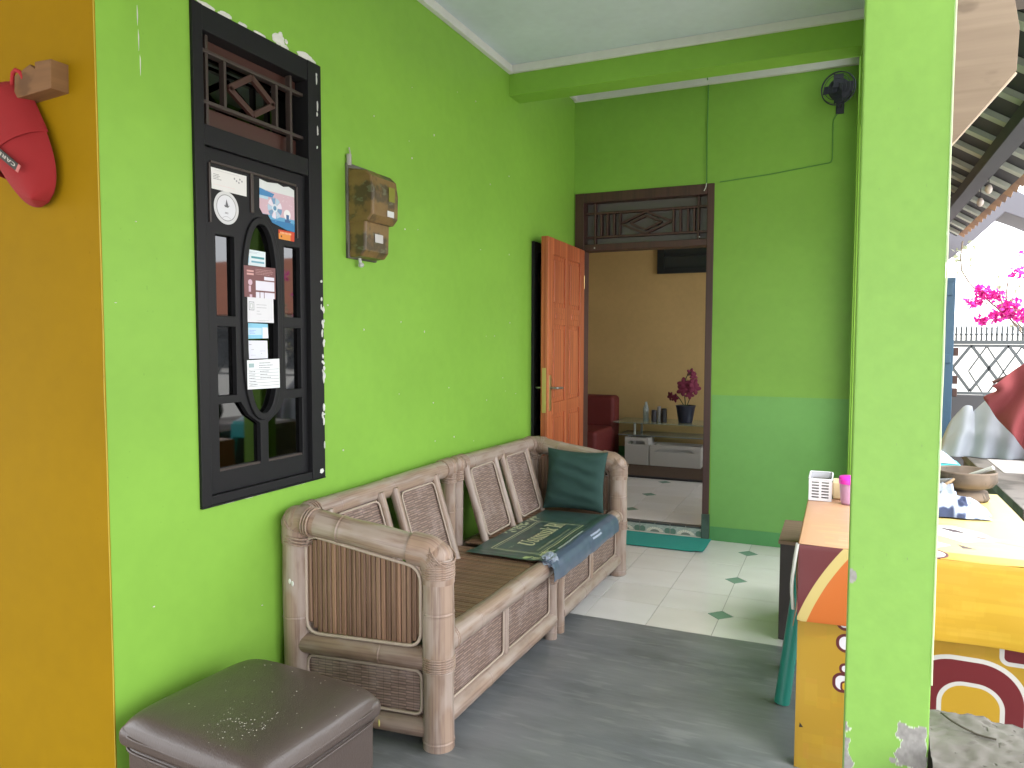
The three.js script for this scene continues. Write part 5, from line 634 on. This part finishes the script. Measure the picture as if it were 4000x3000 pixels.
{ // blue door, dark panel, grey table, tarp and red cloth
  const d = thing('blue_door', 'weathered blue wooden door standing open beyond the pillar', 'door', [2.55, 0, -6.1]), bl = std({ color: lin(0.04, 0.1, 0.17), roughness: 0.55, map: T.mottle, bumpMap: T.plaster, bumpScale: 0.003 }); part(d, 'leaf', box(2.4, 2.637, -0.03, 1.905, -6.14, -6.1, 0.004), bl); part(d, 'rail', box(2.42, 2.62, 1.78, 1.87, -6.1, -6.088, 0.003), bl); part(d, 'rail', box(2.42, 2.62, 1.3, 1.36, -6.1, -6.088, 0.003), bl); for (const y of [1.35, 1.15, 1.06]) part(d, 'latch', box(2.637, 2.67, y, y + 0.06, -6.14, -6.11, 0.006), std({ color: lin(0.06, 0.03, 0.025) }));
  lone('dark_partition', box(2.5, 3.06, -0.045, 1.03, -6.9, -6.84, 0.004), std({ color: lin(0.05, 0.05, 0.055), roughness: 0.7 }), 'dark grey low partition behind the white tarp', 'partition', [2.8, -0.045, -6.87]);
  const t = thing('grey_table', 'grey cement topped table beyond the yellow one', 'table', [3.0, -0.045, -5.0]), gm = std({ map: T.concrete, color: lin(0.6, 0.58, 0.6), roughness: 0.7 }); part(t, 'slab', box(2.675, 3.5, 0.655, 0.7, -5.85, -3.95, 0.006), gm); for (const [x, z] of [[2.72, -4.02], [3.44, -4.02], [2.72, -5.78], [3.44, -5.78]]) part(t, 'leg', box(x - 0.035, x + 0.035, -0.045, 0.655, z - 0.035, z + 0.035, 0.004), std({ map: T.concrete, color: lin(0.45, 0.42, 0.4), roughness: 0.9 })); part(t, 'side_board', box(2.68, 2.7, 0.3, 0.655, -5.74, -4.06), std({ color: lin(0.09, 0.085, 0.08), roughness: 0.8 }));
  lone('newspaper', box(2.78, 3.1, 0.7005, 0.703, -5.55, -5.0), std({ color: lin(0.4, 0.38, 0.37), roughness: 0.8 }), 'sheet of pale paper spread on the grey table', 'paper', [2.95, 0.7, -5.3]);
  const ridgeY = (x) => 0.72 + 0.4 * Math.pow(Math.max(0, 1 - Math.abs(x - 2.84) / (x < 2.84 ? 0.3 : 0.36)), 0.8) + (x < 2.72 ? 0.1 * sm(2.5, 2.6, x) * sm(2.76, 2.66, x) : 0);
  const tarpSide = (s) => sheet((u, v) => { const x = 2.51 + 0.67 * u, top = ridgeY(x), f = Math.pow(v, 0.8), fold = 0.022 * Math.sin(u * 31 + 2.5 * v) * v + 0.03 * (vn(u * 6, v * 4, 64, 64, 3) - 0.5) * v; return [x + 0.05 * (u - 0.5) * v, top + (0.703 - top) * v + 0.03 * Math.sin(Math.PI * v) * (vn(u * 5 + 3, v * 3, 64, 64, 8) - 0.4), -5.74 + s * (0.15 * f + fold)]; }, 70, 26, 0.003);
  lone('white_tarp', join(tarpSide(1), tarpSide(-1)), std({ color: lin(0.26, 0.285, 0.32), roughness: 0.55, side: THREE.DoubleSide }), 'white tarpaulin draped into a peak on the grey table', 'tarpaulin', [2.83, 0.7, -5.74]);
  lone('red_cloth', sheet((u, v) => { const x = 2.76 + 0.5 * u, yT = 1.18 + 0.28 * Math.min(1, u * 1.6), yB = 1.1 - 0.62 * Math.pow(u, 0.9); return [x + 0.03 * Math.sin(v * 5), yT + (yB - yT) * v, -5.35 + 0.05 * Math.sin(u * 22 + v) * (0.3 + 0.7 * v) - 0.12 * v]; }, 60, 24, 0.003), std({ color: lin(0.26, 0.05, 0.055), roughness: 0.8, bumpMap: T.cloth, bumpScale: 0.001 }), 'dusty red cloth hanging beside the white tarpaulin', 'cloth', [2.95, 0.8, -5.35]);
  { const st = thing('cloth_stand', 'wooden stick frame holding up the red cloth', 'stand', [3.08, 0.7, -5.41]), wd = std({ map: T.woodDark, roughness: 0.8 }); part(st, 'upright', bar([3.08, 0.702, -5.41], [3.08, 1.44, -5.41], 0.014), wd); part(st, 'cross_bar', bar([2.77, 1.2, -5.4], [3.27, 1.462, -5.4], 0.01), wd); part(st, 'foot', box(2.98, 3.18, 0.701, 0.72, -5.44, -5.38, 0.003), wd); }
  lone('green_sack', (() => { const g = new THREE.SphereGeometry(1, 24, 16), p = g.attributes.position; for (let i = 0; i < p.count; i++) { const q = V().fromBufferAttribute(p, i), k = 0.9 + 0.2 * vn(q.x * 3 + 9, q.y * 3 + q.z * 2 + 9, 64, 64, 4); p.setXYZ(i, q.x * 0.17 * k, Math.max(-0.9, q.y) * 0.19 * k, q.z * 0.16 * k); } g.computeVertexNormals(); g.translate(3.06, 0.873, -4.75); return g; })(), std({ color: lin(0.06, 0.085, 0.075), roughness: 0.85 }), 'dark grey green sack on the grey table at the edge', 'sack', [3.06, 0.7, -4.75]);
}
{ // iron fence: spiked rail over a lattice, white house wall and bougainvillea behind
  const z = -8, im = std({ color: lin(0.06, 0.07, 0.075), roughness: 0.6 }), f = thing('iron_fence', 'iron lattice fence with a spiked top rail', 'fence', [5.5, 0, z]); const x0 = 2.86, x1 = 8.5;
  part(f, 'top_rail', box(x0, x1, 1.43, 1.465, z - 0.015, z + 0.015, 0.003), im); part(f, 'bottom_rail', box(x0, x1, 0.965, 0.99, z - 0.015, z + 0.015, 0.003), im);
  part(f, 'plinth', box(x0, x1, -0.05, 0.94, z - 0.1, z + 0.06), M.whiteWall);
  const sp = join(new THREE.CylinderGeometry(0.009, 0.009, 0.11, 6).translate(0, 0.055, 0), new THREE.ConeGeometry(0.012, 0.04, 6).translate(0, 0.13, 0), new THREE.SphereGeometry(0.014, 8, 6).translate(0, 0.06, 0)); for (let i = 0; i < 140; i++) put(f, 'spike', sp, im, x0 + 0.02 + i * 0.04, 1.462, z);
  for (let i = 0; i < 19; i++) { const x = 3.003 + i * 0.288; for (const s of [-1, 1]) { part(f, 'lattice_bar', beamBox([x, 1.42, z], [x + s * 0.144, 1.21, z], 0.026, 0.014), im); part(f, 'lattice_bar', beamBox([x + s * 0.144, 1.208, z], [x, 0.995, z], 0.026, 0.014), im); } }
  const f2 = thing('rear_gate', 'thinner iron lattice gate just behind the fence', 'gate', [4, 0, z - 0.5]); part(f2, 'frame', join(box(2.9, 5.1, 1.4, 1.425, z - 0.51, z - 0.49), box(2.9, 5.1, 0.9, 0.925, z - 0.51, z - 0.49)), im);
  for (let i = 0; i < 7; i++) { const x = 3.2 + i * 0.29; for (const s of [-1, 1]) { part(f2, 'lattice_bar', beamBox([x, 1.41, z - 0.5], [x + s * 0.145, 1.165, z - 0.5], 0.014, 0.01), im); part(f2, 'lattice_bar', beamBox([x + s * 0.145, 1.163, z - 0.5], [x, 0.915, z - 0.5], 0.014, 0.01), im); } }
  const h = thing('white_house', 'white house with a red tiled roof across the lane', 'house', [12, 0, -14]); part(h, 'wall', box(7.2, 17, -0.05, 2.15, -17, -13.2), M.whiteWall); { const g = extrude([[-12.6, 2.02], [-15, 3.5], [-17.6, 2.02]].map(([a, b]) => [a, b]), 10.6, 0).rotateY(Math.PI / 2); const q = extrude([[0, 0], [2.4, 1.5], [5, 0]], 10.6, 0).rotateY(Math.PI / 2); q.translate(6.8, 2.02, -12.6); part(h, 'roof', muv(q), std({ color: lin(0.34, 0.12, 0.07), roughness: 0.85, map: T.mottle })); }
  for (const x of [8.5, 10.6, 13]) part(h, 'window', box(x, x + 0.9, 0.8, 1.8, -13.2, -13.17), std({ color: lin(0.06, 0.07, 0.08), roughness: 0.3 }));
  lone('lane_wall', box(2.2, 6.9, -0.05, 1.55, -12.1, -11.9), M.whiteWall, 'white lane wall behind the iron fence', 'wall', [4.5, -0.05, -12]);
  // bougainvillea
  const b = thing('bougainvillea', 'bougainvillea with magenta blossom above the fence', 'shrub', [4.2, 0, -8.9]);
  const quad = (s) => { const g = new THREE.BufferGeometry(); g.setAttribute('position', new THREE.Float32BufferAttribute([0, 0, 0, s * 0.5, s * 0.45, s * 0.12, 0, s, 0, 0, 0, 0, 0, s, 0, -s * 0.5, s * 0.45, s * 0.12], 3)); g.setAttribute('uv', new THREE.Float32BufferAttribute([0.5, 0, 1, 0.5, 0.5, 1, 0.5, 0, 0.5, 1, 0, 0.5], 2)); g.computeVertexNormals(); return g; };
  const cloud = (n, s, at) => { const gs = []; for (let i = 0; i < n; i++) { const g = quad(s * rr(0.7, 1.3)); g.rotateX(rnd() * 6.3); g.rotateY(rnd() * 6.3); g.rotateZ(rnd() * 6.3); g.translate(...at(i)); gs.push(g); } return mergeGeometries(gs); };
  const tw = []; for (let i = 0; i < 26; i++) { const x = rr(3.0, 6.2), h0 = rr(1.75, 2.45); tw.push([[4.4 + rr(-0.2, 0.2), 0, -8.9], [(4.4 + x) / 2, h0 * 0.55, -8.9 + rr(-0.2, 0.2)], [x, h0 * 0.85, -8.75 + rr(-0.25, 0.2)], [x + rr(-0.25, 0.25), h0, -8.7 + rr(-0.2, 0.2)]]); }
  part(b, 'trunk', join(bar([4.4, -0.05, -8.9], [4.4, 0.9, -8.9], 0.045), ...tw.map((p) => tube(p, 0.008, false, 20, 5))), std({ color: lin(0.24, 0.2, 0.15), roughness: 0.9 }));
  part(b, 'foliage', cloud(1100, 0.05, () => { const t = tw[Math.floor(rnd() * tw.length)], k = rnd() < 0.7 ? 3 : 2, q = t[k], p = t[k - 1], f = rnd(); return [p[0] + (q[0] - p[0]) * f + rr(-0.1, 0.1), p[1] + (q[1] - p[1]) * f + rr(-0.1, 0.1), p[2] + (q[2] - p[2]) * f + rr(-0.1, 0.1)]; }), phys({ color: lin(0.36, 0.4, 0.26), roughness: 0.8, transmission: 0.4, thickness: 0, side: THREE.DoubleSide }));
  const pm = phys({ color: lin(0.7, 0.02, 0.38), roughness: 0.8, transmission: 0.35, thickness: 0, side: THREE.DoubleSide }); const spots = [[3.23, 1.93, 0.09], [3.16, 1.95, 0.06], [3.3, 1.9, 0.07], [3.1, 1.84, 0.07], [3.33, 1.76, 0.08], [3.27, 1.69, 0.06], [3.17, 1.66, 0.05], [3.48, 2.13, 0.09], [3.42, 1.81, 0.07], [3.5, 1.7, 0.07], [3.38, 1.72, 0.05]]; for (let i = 0; i < 24; i++) spots.push([rr(3.55, 6), rr(1.65, 2.4), rr(0.06, 0.12)]);
  for (const [x, y, r] of spots) part(b, 'blossom', cloud(60, 0.045, () => { const a = V(rr(-1, 1), rr(-1, 1), rr(-1, 1)); a.setLength(Math.cbrt(rnd()) * r); return [x + a.x * 1.2, y + a.y * 0.8, -8.6 + a.z]; }), pm);
}
renderer.render(scene, camera);
